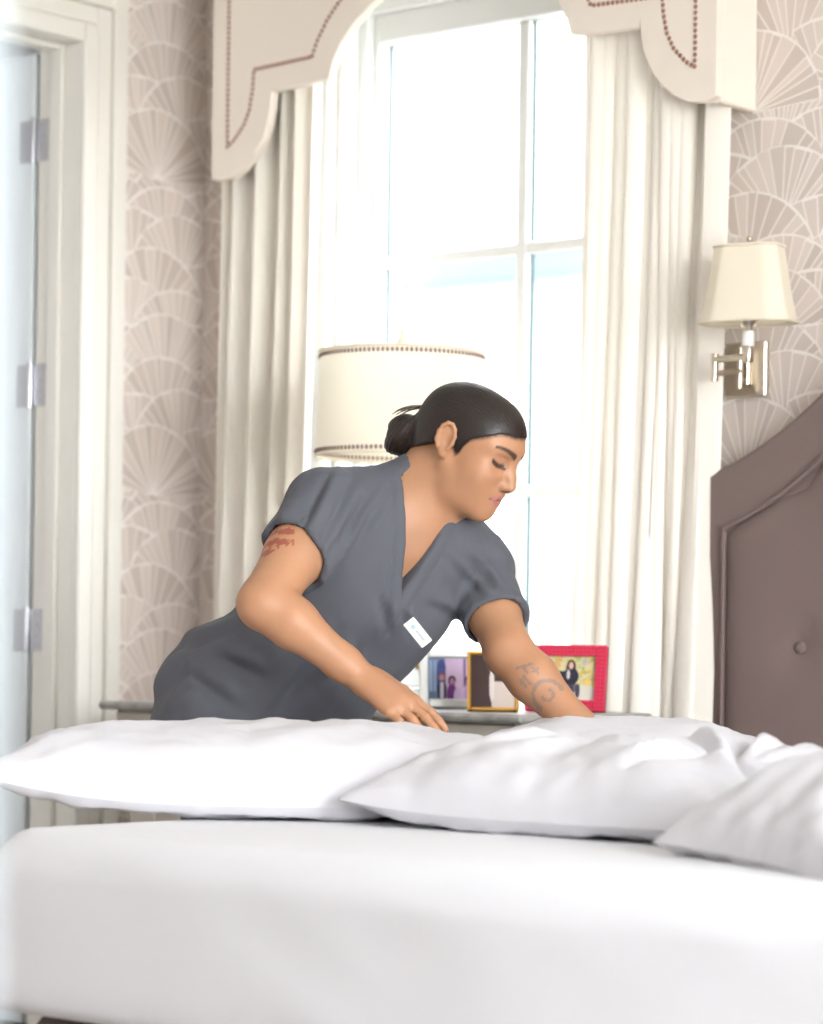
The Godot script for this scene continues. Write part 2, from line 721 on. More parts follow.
# ------------------------------------------------------------------ room
func build_room() -> void:
	var W := -4.8
	var E := 1.4
	var S := 5.0
	var H := 2.75
	struct("floor", G().box(V(W - 1.6, -0.15, -0.2), V(E + 0.2, 0.0, S + 1.6), 0.0), mats.floor, "beige carpeted floor")
	struct("ceiling", G().box(V(W - 1.6, H, -0.2), V(E + 0.2, H + 0.15, S + 1.6), 0.0), mats.ceiling, "white ceiling")
	# window wall with its opening
	var g := G()
	g.box(V(W - 0.13, 0, -0.2), V(-4.36, H, 0.0))
	g.box(V(-3.36, 0, -0.2), V(E + 0.2, H, 0.0))
	g.box(V(-4.36, 0, -0.2), V(-3.36, 0.62, 0.0))
	g.box(V(-4.36, 2.45, -0.2), V(-3.36, H, 0.0))
	struct("wall_north", g, mats.wallpaper, "window wall with taupe and cream fan wallpaper")
	# west wall with the doorway
	g = G()
	g.box(V(W - 0.13, 0, 0.0), V(W, H, 0.405))
	g.box(V(W - 0.13, 0, 1.33), V(W, H, S))
	g.box(V(W - 0.13, 2.335, 0.405), V(W, H, 1.33))
	struct("wall_west", g, mats.wallpaper, "side wall with fan wallpaper beside the doorway")
	# south wall with the doorway beside the camera
	g = G()
	g.box(V(W - 0.13, 0, S), V(-0.46, H, S + 0.15))
	g.box(V(0.5, 0, S), V(E + 0.2, H, S + 0.15))
	g.box(V(-0.46, 2.4, S), V(0.5, H, S + 0.15))
	struct("wall_south", g, mats.plain_wall, "pale wall behind the camera")
	g = G()
	g.box(V(E, 0, 0.0), V(E + 0.2, H, 1.3))
	g.box(V(E, 0, 4.5), V(E + 0.2, H, S))
	g.box(V(E, 0, 1.3), V(E + 0.2, 0.4, 4.5))
	g.box(V(E, 2.5, 1.3), V(E + 0.2, H, 4.5))
	struct("wall_east", g, mats.plain_wall, "pale wall with a wide window, right of the bed")
	# hall beyond the west doorway and landing behind the camera
	g = G()
	g.box(V(W - 1.75, 0, -0.2), V(W - 1.6, H, 3.2))
	g.box(V(W - 1.6, 0, -0.35), V(W - 0.13, H, -0.2))
	g.box(V(W - 1.6, 0, 3.05), V(W - 0.13, H, 3.2))
	struct("wall_hall", g, mats.plain_wall, "pale hall walls beyond the doorway")
	g = G()
	g.box(V(-1.3, 0, S + 1.6), V(E + 0.2, H, S + 1.75))
	g.box(V(-1.3, 0, S + 0.15), V(-1.15, H, S + 1.6))
	g.box(V(E, 0, S + 0.15), V(E + 0.2, H, S + 1.6))
	struct("wall_landing", g, mats.plain_wall, "pale landing walls behind the camera")
	# frames of the off-camera windows
	g = G()
	for z in [1.3, 2.87, 4.44]:
		g.box(V(E + 0.06, 0.4, z), V(E + 0.12, 2.5, z + 0.06), 0.004)
	g.box(V(E + 0.06, 0.4, 1.3), V(E + 0.12, 0.46, 4.5), 0.004)
	g.box(V(E + 0.06, 2.44, 1.3), V(E + 0.12, 2.5, 4.5), 0.004)
	struct("window_2", g, mats.paint, "wide white window in the wall right of the bed")
	# baseboards
	g = G()
	g.box(V(W, 0, 0.0), V(E, 0.14, 0.018), 0.006)
	struct("baseboard_north", g, mats.paint, "white baseboard under the window")
	g = G()
	g.box(V(W, 0, 1.45), V(W + 0.018, 0.14, S), 0.006)
	struct("baseboard_west", g, mats.paint, "white baseboard of the side wall")


func build_window() -> void:
	# painted reveal, casing, sash with muntins, panes
	var root := Node3D.new()
	root.name = "window_1"
	root.set_meta("kind", "structure")
	root.set_meta("label", "tall white window with a grid of clear panes")
	add_child(root)
	var l := -4.36
	var r := -3.36
	var b := 0.62
	var t := 2.45
	var g := G()
	for k in 3:                      # stepped casing on the room side
		var o := 0.135 - 0.045 * k
		var z := 0.014 + 0.010 * k
		var w := 0.045
		g.box(V(l - o, b - 0.04, 0.0), V(l - o + w, t + o, z), 0.003)
		var q := o * 0.72
		g.box(V(r + q - w * 0.72, b - 0.04, 0.0), V(r + q, t + o, z), 0.003)
		g.box(V(l - o + w, t + o - w, 0.0), V(r + q - w * 0.72, t + o, z), 0.003)
	obj("casing", g, mats.window_paint, root)
	g = G()
	g.box(V(l - 0.16, b - 0.04, -0.05), V(r + 0.12, b, 0.06), 0.006)
	obj("sill", g, mats.window_paint, root)
	g = G()                          # jamb liner with a step
	g.box(V(l, b, -0.19), V(l + 0.02, t, 0.0), 0.002)
	g.box(V(r - 0.02, b, -0.19), V(r, t, 0.0), 0.002)
	g.box(V(l + 0.02, t - 0.02, -0.19), V(r - 0.02, t, 0.0), 0.002)
	g.box(V(l + 0.02, b, -0.16), V(l + 0.045, t - 0.02, -0.05), 0.003)
	g.box(V(r - 0.045, b, -0.16), V(r - 0.02, t - 0.02, -0.05), 0.003)
	g.box(V(l + 0.045, t - 0.045, -0.16), V(r - 0.045, t - 0.02, -0.05), 0.003)
	obj("jamb", g, mats.window_paint, root)
	# sash
	var x0 := -4.300
	var x2 := -3.430
	var y0 := 0.74
	var y3 := 2.338
	g = G()
	g.box(V(l + 0.045, b, -0.115), V(x0, t - 0.045, -0.075), 0.004)
	g.box(V(x2, b, -0.115), V(r - 0.045, t - 0.045, -0.075), 0.004)
	g.box(V(x0, y3, -0.115), V(x2, t - 0.045, -0.075), 0.004)
	g.box(V(x0, b, -0.115), V(x2, y0, -0.075), 0.004)
	obj("sash", g, mats.window_paint, root)
	var xm := -3.880
	var ys := [1.272, 1.822]
	obj("mullion", G().box(V(xm - 0.016, y0, -0.112), V(xm + 0.016, y3, -0.094), 0.004), mats.window_paint, root)
	for y in ys:
		obj("muntin", G().box(V(x0, y - 0.014, -0.11), V(x2, y + 0.014, -0.096), 0.004), mats.window_paint, root)
	# coloured outer cladding of every bar
	g = G()
	g.box(V(x0 - 0.05, y0, -0.129), V(x0, y3, -0.1155))
	g.box(V(x2, y0, -0.129), V(x2 + 0.05, y3, -0.1155))
	g.box(V(x0, y3, -0.129), V(x2, y3 + 0.05, -0.1155))
	g.box(V(xm - 0.016, y0, -0.126), V(xm + 0.016, y3, -0.1125))
	for y in ys:
		g.box(V(x0, y - 0.014, -0.117), V(xm - 0.016, y + 0.014, -0.1105))
		g.box(V(xm + 0.016, y - 0.014, -0.117), V(x2, y + 0.014, -0.1105))
	obj("outer_cladding", g, mats.clad, root)
	var yy := [y0, ys[0], ys[1], y3]
	for k in 3:
		for s in 2:
			var xa := x0 if s == 0 else xm + 0.016
			var xb := xm - 0.016 if s == 0 else x2
			obj("pane", G().box(V(xa, yy[k] + (0.014 if k > 0 else 0.0), -0.108), V(xb, yy[k + 1] - (0.014 if k < 2 else 0.0), -0.104)), mats.glass, root)


func build_door() -> void:
	# casing and jamb of the west doorway
	var W := -4.8
	var g := G()
	var z0 := 0.42
	var z1 := 1.315
	var top := 2.32
	for k in 3:
		var o := 0.135 - 0.045 * k
		var x: float = W + [0.030, 0.019, 0.024][k]
		g.box(V(W, 0, z0 - o), V(x, top + o, z0 - o + 0.045), 0.004)
		g.box(V(W, 0, z1 + o - 0.045), V(x, top + o, z1 + o), 0.004)
		g.box(V(W, top + o - 0.045, z0 - o + 0.045), V(x, top + o, z1 + o - 0.045), 0.004)
	struct("trim_1", g, mats.paint, "cream stepped casing round the open doorway")
	g = G()
	g.box(V(W - 0.135, 0, z0 - 0.015), V(W + 0.004, top, z0), 0.002)
	g.box(V(W - 0.135, 0, z1), V(W + 0.004, top, z1 + 0.015), 0.002)
	g.box(V(W - 0.134, top, z0 - 0.015), V(W + 0.003, top + 0.015, z1 + 0.015), 0.002)
	g.box(V(W - 0.085, 0, z0), V(W - 0.045, top, z0 + 0.012), 0.003)
	g.box(V(W - 0.085, 0, z1 - 0.012), V(W - 0.045, top, z1), 0.003)
	g.box(V(W - 0.084, top - 0.012, z0 + 0.012), V(W - 0.046, top, z1 - 0.012), 0.003)
	struct("trim_2", g, mats.paint, "cream door jamb with stop")
	# leaf folded back into the hall, hinged on the jamb
	var root := Node3D.new()
	root.name = "door_1"
	root.set_meta("kind", "structure")
	root.set_meta("label", "white door opened away into the hall")
	add_child(root)
	root.position = V(W - 0.150, 0, z0 + 0.004)
	obj("leaf", G().box(V(-0.86, 0.012, -0.044), V(0.0, top - 0.006, 0.0), 0.003), mats.door, root)
	for y in [0.945, 1.525, 2.105]:
		var h := MeshInstance3D.new()
		g = G()
		g.box(V(0.012, y - 0.05, -0.007), V(0.050, y + 0.05, -0.0015), 0.001)
		g.box(V(-0.045, y - 0.05, 0.0), V(-0.002, y + 0.05, 0.003), 0.001)
		g.tube(PackedVector3Array([V(0.005, y - 0.055, 0.004), V(0.005, y + 0.055, 0.004)]), PackedFloat32Array([0.007]), 10)
		var hi := obj("hinge", g, mats.steel, root)
		g = G()
		for k in 4:
			g.ball(V(0.038 if k % 2 == 0 else 0.030, y - 0.036 + 0.024 * k, -0.001), V(0.005, 0.005, 0.0025), 8, 4)
		obj("screw", g, mats.nickel, hi)
		h.free()
	# leaf standing open right beside the camera
	root = Node3D.new()
	root.name = "door_2"
	root.set_meta("kind", "structure")
	root.set_meta("label", "pale grey door edge, blurred, close to the camera")
	add_child(root)
	root.position = V(-0.4684, 0, 5.0146)
	root.rotation.y = atan2(-(4.179 - 5.0), -0.685 + 0.45)
	obj("leaf", G().box(V(0.0, 0.012, -0.02), V(0.853, 2.39, 0.02), 0.004), mats.grey_door, root)


func build_outside() -> void:
	var g := G()
	g.box(V(-40, -0.5, -40), V(30, -0.4, -0.6))
	struct("ground", g, mats.paving, "pale paving outside the window")
	var h := thing("neighbour_house", "overexposed white house outside with an overhanging upper floor", "house", V(-12.0, -0.4, -9.0))
	obj("lower_wall", G().box(V(-14, 0, -4), V(14, 3.88, -1.1)), mats.stucco, h)
	obj("upper_wall", G().box(V(-14, 3.89, -4), V(14, 8.5, 0.0)), mats.stucco, h)
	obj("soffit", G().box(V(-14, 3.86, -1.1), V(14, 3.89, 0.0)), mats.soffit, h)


# ------------------------------------------------------------------ bed
func rounded_rect_loop(lo: Vector2, hi: Vector2, rad: float, per: int) -> PackedVector2Array:
	var out := PackedVector2Array()
	var cs := [Vector2(hi.x - rad, hi.y - rad), Vector2(lo.x + rad, hi.y - rad), Vector2(lo.x + rad, lo.y + rad), Vector2(hi.x - rad, lo.y + rad)]
	for k in 4:
		for s in per + 1:
			var an := PI * 0.5 * (k + float(s) / per)
			out.append(cs[k] + Vector2(cos(an), sin(an)) * rad)
		# points along the straight side
		var nx: Vector2 = cs[(k + 1) % 4] + Vector2(cos(PI * 0.5 * (k + 1)), sin(PI * 0.5 * (k + 1))) * rad
		var here := out[out.size() - 1]
		for s in range(1, 24):
			out.append(here.lerp(nx, s / 24.0))
	return out

func build_bed() -> void:
	var bed := thing("bed", "upholstered bed frame with a tall curved taupe headboard", "bed", V(-2.2, 0, 0.0))
	# base rails
	obj("base", G().box(V(-0.90, 0.10, 0.14), V(0.90, 0.362, 2.04), 0.02), mats.headboard, bed)
	for s in [[-0.9, 0.25], [0.9, 0.25], [-0.9, 2.0], [0.9, 2.0]]:
		obj("leg", G().box(V(s[0] - 0.035, 0, s[1] - 0.035), V(s[0] + 0.035, 0.10, s[1] + 0.035), 0.004), mats.dark, bed)
	# headboard outline: square shoulder, then a concave sweep up to a flat crown
	var outer := PackedVector2Array()
	var inner := PackedVector2Array()
	var curve := func(x: float) -> float:      # height of the top edge at distance x from the side
		var d := minf(x, 0.62)
		return 1.280 + 0.33 * d + 0.9 * d * d
	var N := 24
	for k in N + 1:
		var x := 0.62 * k / N
		outer.append(Vector2(-1.03 + x, curve.call(x)))
	for k in N + 1:
		var x := 0.62 * (N - k) / N
		outer.append(Vector2(1.03 - x, curve.call(x)))
	outer.append(Vector2(1.03, 0.12))
	outer.append(Vector2(-1.03, 0.12))
	var hb := obj("headboard", G().prism(outer, 0.02, 0.10, 0.012), mats.headboard, bed)
	for k in N + 1:
		var x := 0.62 * k / N
		inner.append(Vector2(-0.98 + x * 0.95, curve.call(x) - 0.112))
	for k in N + 1:
		var x := 0.62 * (N - k) / N
		inner.append(Vector2(0.98 - x * 0.95, curve.call(x) - 0.112))
	inner.append(Vector2(0.98, 0.14))
	inner.append(Vector2(-0.98, 0.14))
	# padded inner panel with button tufts pulled in
	var buttons := []
	for r in 2:
		for c in 5:
			buttons.append(Vector2(-0.79 + 0.395 * c, 0.925 + 0.32 * r))
	var g := G()
	var step := 0.028
	var nx := int(1.96 / step)
	var ny := int(1.5 / step)
	g.grid(nx, ny, func(a: float, b: float) -> Vector3:
		var x := -0.98 + 1.96 * a
		var xs := minf(x + 0.98, 0.98 - x) / 0.95
		var topy: float = curve.call(minf(xs, 0.62)) - 0.112
		var y := lerpf(0.14, topy, b)
		var e := minf(minf(x + 0.98, 0.98 - x), minf(topy - y, 0.3))
		var z := 0.096 + 0.026 * sqrt(clampf(e / 0.05, 0.0, 1.0))
		for q: Vector2 in buttons:
			var d := q.distance_to(Vector2(x, y))
			z -= 0.016 * exp(-d * d / 0.0022)
			if absf(x - q.x) < 0.02 and y > q.y and y < q.y + 0.1:
				z -= 0.003 * (1.0 - absf(x - q.x) / 0.02) * (1.0 - (y - q.y) / 0.1)
		return V(x, y, z), false, false, true)
	obj("padded_panel", g, mats.headboard, hb)
	# piping round the panel
	var pts := PackedVector3Array()
	pts.append(V(-0.98, 0.3, 0.106))
	for k in inner.size() - 2:
		if k == 0:
			pts.append(V(-0.98, inner[0].y - 0.01, 0.106))
		pts.append(V(inner[k].x, inner[k].y, 0.106))
	pts.append(V(0.98, 0.3, 0.106))
	obj("piping", G().tube(pts, PackedFloat32Array([0.0055]), 8), mats.headboard, hb)
	for q: Vector2 in buttons:
		if q.y < 1.15 or absf(q.x) < 0.5:
			obj("button", G().ball(V(q.x, q.y, 0.110), V(0.013, 0.013, 0.007), 14, 8), mats.headboard, hb)
	# mattress in its fitted sheet
	var lo := Vector2(-3.175, 0.14)
	var hi := Vector2(-1.225, 2.10)
	var prof := [[0.05, 0.363], [0.012, 0.370], [0.0, 0.39]]
	for k in 5:
		prof.append([0.0, 0.39 + 0.035 * (k + 1)])
	for k in 9:
		var an := PI * 0.5 * (k + 1) / 9
		prof.append([0.065 * (1.0 - cos(an)), 0.566 + 0.070 * sin(an)])
	prof.append([0.14, 0.6365])
	prof.append([0.3, 0.637])
	prof.append([0.6, 0.637])
	prof.append([0.925, 0.637])
	var loops := []
	for p in prof:
		var ins: float = p[0]
		loops.append(rounded_rect_loop(lo + Vector2.ONE * ins, hi - Vector2.ONE * ins, maxf(0.10 - ins, 0.004), 8))
	var cnt: int = loops[0].size()
	g = G()
	g.grid(cnt, prof.size() - 1, func(a: float, b: float) -> Vector3:
		var k := int(round(b * (prof.size() - 1)))
		var q: Vector2 = loops[k][int(round(a * cnt)) % cnt]
		var w := noise.get_noise_3d(q.x * 5.0, prof[k][1] * 9.0, q.y * 5.0) * 0.006
		var out := Vector2.ZERO
		if k > 1 and k < prof.size() - 4:
			out = (q - (lo + hi) * 0.5).normalized() * w
		return V(q.x + out.x, prof[k][1] + (w * 0.3 if k > 8 else 0.0), q.y + out.y), true, false, true)
	var mt := obj("mattress", g, mats.sheet)
	tag(mt, "thick white mattress in a fitted sheet on the bed", "mattress")


func pillow(label: String, at: Vector3, turn: float, tilt: Vector3, a: float, b: float, top: float, bot: float, seed_: float, lift: float, extra: Variant = null) -> void:
	var g := G()
	var shape := func(s: float, r: float, side: float) -> Vector3:
		var x := a * s * (1.0 - 0.07 * s * s * (1.0 - r * r))
		var z := b * r * (1.0 - 0.09 * r * r * (1.0 - s * s))
		var T := sqrt(maxf((1.0 - pow(absf(s), 2.7)) * (1.0 - pow(absf(r), 2.5)), 0.0))
		var y := side * (top * T if side > 0.0 else bot * pow(T, 0.45)) + lift * pow(absf(s), 3.0) * (1.0 if s < 0.0 else 0.4)
		var rip := noise.get_noise_3d(x * 7.0 + seed_, z * 7.0, side * 3.0) * 0.015 * minf(T * 3.0, 1.0)
		# gathers that run in from the seams at the ends
		var e := absf(s)
		rip += 0.0038 * sin((r + 0.3 * noise.get_noise_2d(s * 3.0, seed_)) * 21.0 + seed_) * smoothstep(0.55, 0.9, e) * minf(T * 4.0, 1.0)
		y += rip * side
		if extra != null:
			y += float(extra.call(s, r, side)) * minf(T * 3.0, 1.0)
		return V(x, y, z)
	g.grid(72, 54, func(u: float, v: float) -> Vector3: return shape.call(u * 2.0 - 1.0, v * 2.0 - 1.0, 1.0), false, false, false)
	g.grid(72, 54, func(u: float, v: float) -> Vector3: return shape.call(u * 2.0 - 1.0, v * 2.0 - 1.0, -1.0), false, false, true)
	var o := obj("pillow", g, mats.pillow)
	o.position = at
	o.rotation = V(tilt.x, turn, tilt.z)
	tag(o, label, "pillow", "white pillows on the bed")

func build_pillows() -> void:
	var cam_turn := deg_to_rad(40.7)
	# near the foot corner, along the left edge
	pillow("plump white pillow overhanging the left edge of the bed", V(-3.118, 0.661, 1.472), cam_turn, V(0.0, 0, 0.0), 0.465, 0.25, 0.128, 0.024, 1.0, 0.045)
	# against the headboard
	pillow("white pillow lying behind the crumpled one, nearest the headboard", V(-2.815, 0.661, 0.93), cam_turn + 0.1, V(0, 0, 0), 0.32, 0.27, 0.135, 0.024, 5.0, 0.01)
	# crumpled pillow being straightened
	var crump := func(s: float, r: float, side: float) -> float:
		if side < 0.0:
			return 0.0
		var here := Vector2(s, r)
		var h := -0.016 * exp(-pow((s + 0.25 - 0.3 * r) * 4.5, 2.0)) - 0.022 * exp(-here.distance_squared_to(Vector2(0.62, 0.25)) * 22.0)
		for c: Array in [[0.60, 0.30, 0.10, -0.30, 0.05, 0.020], [0.62, 0.28, 0.35, -0.70, 0.05, 0.024], [0.64, 0.25, 0.72, -0.75, 0.045, 0.026], [0.66, 0.30, 0.98, -0.30, 0.045, 0.022], [0.62, 0.36, 0.95, 0.55, 0.05, 0.024], [0.58, 0.40, 0.30, 0.75, 0.05, 0.020], [0.56, 0.34, -0.05, 0.35, 0.06, 0.016], [-0.30, -0.5, -0.55, 0.5, 0.07, 0.014], [-0.05, -0.6, -0.25, 0.6, 0.08, 0.012]]:
			var a2 := Vector2(c[0], c[1])
			var ba := Vector2(c[2], c[3]) - a2
			var tt := clampf((here - a2).dot(ba) / ba.length_squared(), 0.0, 1.0)
			var off := here - a2 - ba * tt
			var sg := off.dot(Vector2(-ba.y, ba.x).normalized()) / float(c[4])
			var fade := sin(PI * clampf(tt * 0.85 + 0.12, 0.0, 1.0)) * exp(-pow((off.length() - absf(sg) * c[4]) / c[4], 2.0))
			h += float(c[5]) * fade * (0.8 * exp(-pow(sg - 1.4, 2.0)) - exp(-sg * sg * 1.5))
		return h
	pillow("crumpled white pillow in the middle with creases at its right end", V(-2.50, 0.664, 1.345), 0.02, V(0.02, 0, 0.0), 0.37, 0.27, 0.124, 0.026, 9.0, 0.02, crump)
	pillow("white pillow at the right edge of the picture", V(-1.74, 0.700, 1.47), cam_turn + 0.40, V(0.06, 0, 0.14), 0.44, 0.27, 0.14, 0.03, 14.0, 0.0)


# ------------------------------------------------------------------ furniture
func build_nightstand() -> void:
	var t := thing("nightstand", "pale wooden chest with a grey stone top under the window", "chest", V(-3.895, 0, 0.38))
	obj("top", G().box(V(-0.615, 0.769, -0.22), V(0.585, 0.787, 0.22), 0.006), mats.stone, t)
	var g := G()
	g.box(V(-0.585, 0.735, -0.20), V(0.555, 0.769, 0.195), 0.006)
	g.box(V(-0.57, 0.715, -0.19), V(0.54, 0.735, 0.182), 0.006)
	obj("moulding", g, mats.cabinet, t)
	obj("body", G().box(V(-0.555, 0.10, -0.19), V(0.525, 0.715, 0.165), 0.004), mats.cabinet, t)
	for s in [-1.0, 1.0]:
		g = G()
		var px: float = 0.49 if s > 0.0 else -0.515
		g.box(V(px - 0.038, 0.0, 0.13), V(px + 0.038, 0.715, 0.178), 0.006)
		obj("post", g, mats.cabinet, t)
		obj("foot", G().box(V(s * 0.49 - 0.038, 0.0, -0.19), V(s * 0.49 + 0.038, 0.10, -0.13), 0.004), mats.cabinet, t)
	for k in 3:
		var d := obj("drawer", G().box(V(-0.44, 0.125 + 0.197 * k, 0.15), V(0.44, 0.31 + 0.197 * k, 0.176), 0.006), mats.cabinet, t)
		for s in [-1.0, 1.0]:
			obj("knob", G().ball(V(s * 0.22, 0.218 + 0.197 * k, 0.188), V(0.014, 0.014, 0.014), 12, 8), mats.nickel, d)


func drape(plan_top: Callable, plan_bottom: Callable, y0: float, y1: float, nu: int, nv: int) -> Geo:
	var pos := func(u: float, v: float) -> Vector2:
		var a: Vector2 = plan_top.call(u)
		var b: Vector2 = plan_bottom.call(u)
		var e := smoothstep(0.0, 1.0, v) * 0.5 + v * 0.5
		return a.lerp(b, 1.0 - e)
	var g := G()
	g.grid(nu, nv, func(u: float, v: float) -> Vector3:
		var p: Vector2 = pos.call(u, v)
		return V(p.x, lerpf(y0, y1, v), p.y), false, false, false)
	return g

func build_curtains() -> void:
	# right-hand curtain: narrow pleats, then a deep valley and a broad panel turning back to the wall
	var fold := func(xa: float, xb: float, valley: float, amp: float, z: float, sh: float) -> Callable:
		return func(u: float) -> Vector2:
			var x := lerpf(xa, xb, u)
			var ph := u * 7.0 + 0.35 * sin(u * 9.0 + sh)
			var f := sin(ph * TAU * 0.92 + sh)
			var zz := z + amp * (absf(f) * 1.3 - 0.65) * (1.0 if u < valley - 0.06 else 0.25)
			var d := (u - valley) / 0.045
			zz -= 0.055 * exp(-d * d)
			zz += 0.004 * smoothstep(0.95, 1.0, u)
			zz += 0.012 * sin(u * 23.0 + sh)
			return Vector2(x - amp * 0.35 * sin(ph * TAU * 1.84 + sh), zz)
	var g := drape(fold.call(-3.545, -3.205, 0.80, 0.034, 0.078, 0.4), fold.call(-3.54, -3.225, 0.62, 0.060, 0.128, 0.9), 0.012, 2.30, 220, 26)
	var o := obj("curtain", g, mats.curtain)
	tag(o, "cream pleated curtain hanging between the window and the headboard", "curtain", "cream window curtains")
	var foldl := func(xa: float, xb: float, amp: float, z: float, sh: float) -> Callable:
		return func(u: float) -> Vector2:
			var x := lerpf(xa, xb, u)
			var ph := u * 5.0 + 0.3 * sin(u * 7.0 + sh)
			var f := sin(ph * PI * 2.0 + sh)
			var zz := z + amp * f + 0.010 * sin(u * 31.0)
			zz -= 0.09 * smoothstep(0.06, 0.0, u)
			return Vector2(x + amp * 0.3 * cos(ph * TAU + sh), zz)
	g = drape(foldl.call(-4.655, -4.345, 0.024, 0.080, 0.2), foldl.call(-4.69, -4.36, 0.032, 0.10, 0.8), 0.012, 2.30, 180, 26)
	o = obj("curtain", g, mats.curtain)
	tag(o, "cream pleated curtain at the window edge nearest the doorway, glowing with daylight", "curtain", "cream window curtains")


func valance_profile() -> PackedVector2Array:
	# lower edge of the pelmet, left end to middle, mirrored to the right end
	var half_ := [Vector2(-0.72, 2.022), Vector2(-0.69, 2.014), Vector2(-0.655, 2.018), Vector2(-0.62, 2.034), Vector2(-0.585, 2.062), Vector2(-0.558, 2.096), Vector2(-0.542, 2.132), Vector2(-0.534, 2.168), Vector2(-0.530, 2.205), Vector2(-0.525, 2.2065), Vector2(-0.354, 2.213), Vector2(-0.35, 2.215), Vector2(-0.338, 2.25), Vector2(-0.315, 2.288), Vector2(-0.28, 2.325), Vector2(-0.235, 2.358), Vector2(-0.18, 2.384), Vector2(-0.12, 2.402), Vector2(-0.06, 2.412), Vector2(0.0, 2.415)]
	var out := PackedVector2Array(half_)
	for k in range(half_.size() - 2, -1, -1):
		out.append(Vector2(-half_[k].x, half_[k].y + (0.004 if k > 8 else 0.022)))
	return out

func build_valance() -> void:
	var t := thing("valance", "cream upholstered scalloped valance box with nailhead trim over the window", "valance", V(-3.904, 0, 0.0))
	var low := valance_profile()
	var pl := low.duplicate()
	pl.append(Vector2(0.72, 2.66))
	pl.append(Vector2(-0.72, 2.66))
	obj("front_board", G().prism(pl, 0.125, 0.152, 0.006), mats.valance, t)
	for s in [-1.0, 1.0]:
		obj("side_board", G().box(V(s * 0.7075 - 0.0125, 2.035, 0.002), V(s * 0.7075 + 0.0125, 2.66, 0.126), 0.004), mats.valance, t)
	obj("top_board", G().box(V(-0.72, 2.64, 0.002), V(0.72, 2.66, 0.126), 0.002), mats.valance, t)
	# welt along the lower edge
	var welt := PackedVector3Array()
	for p in low:
		welt.append(V(p.x, p.y + 0.002, 0.148))
	obj("welt", G().tube(welt, PackedFloat32Array([0.0045]), 8), mats.valance, t)
	# nailheads: one line up each side, then following the scallops at a fixed inset
	var path := [Vector2(-0.668, 2.64), Vector2(-0.668, 2.09), Vector2(-0.645, 2.105), Vector2(-0.615, 2.135), Vector2(-0.597, 2.17), Vector2(-0.588, 2.21), Vector2(-0.584, 2.262), Vector2(-0.40, 2.268), Vector2(-0.385, 2.30), Vector2(-0.355, 2.345), Vector2(-0.31, 2.39), Vector2(-0.255, 2.425), Vector2(-0.19, 2.45), Vector2(-0.10, 2.465), Vector2(0.0, 2.47)]
	for k in range(path.size() - 2, -1, -1):
		path.append(Vector2(-path[k].x, path[k].y + (0.018 if k > 0 and k < 6 else 0.004)))
	var g := G()
	var carry := 0.0
	for k in path.size() - 1:
		var a: Vector2 = path[k]
		var b: Vector2 = path[k + 1]
		var len_ := a.distance_to(b)
		var s := carry
		while s < len_:
			var p := a.lerp(b, s / len_)
			g.ball(V(p.x, p.y, 0.1525), V(0.0052, 0.0052, 0.003), 8, 4)
			s += 0.0122
		carry = s - len_
	var nh := obj("nailhead_trim", g, mats.nail, t)
	nh.set_meta("kind", "stuff")
	nh.set_meta("label", "row of small bronze nailheads")


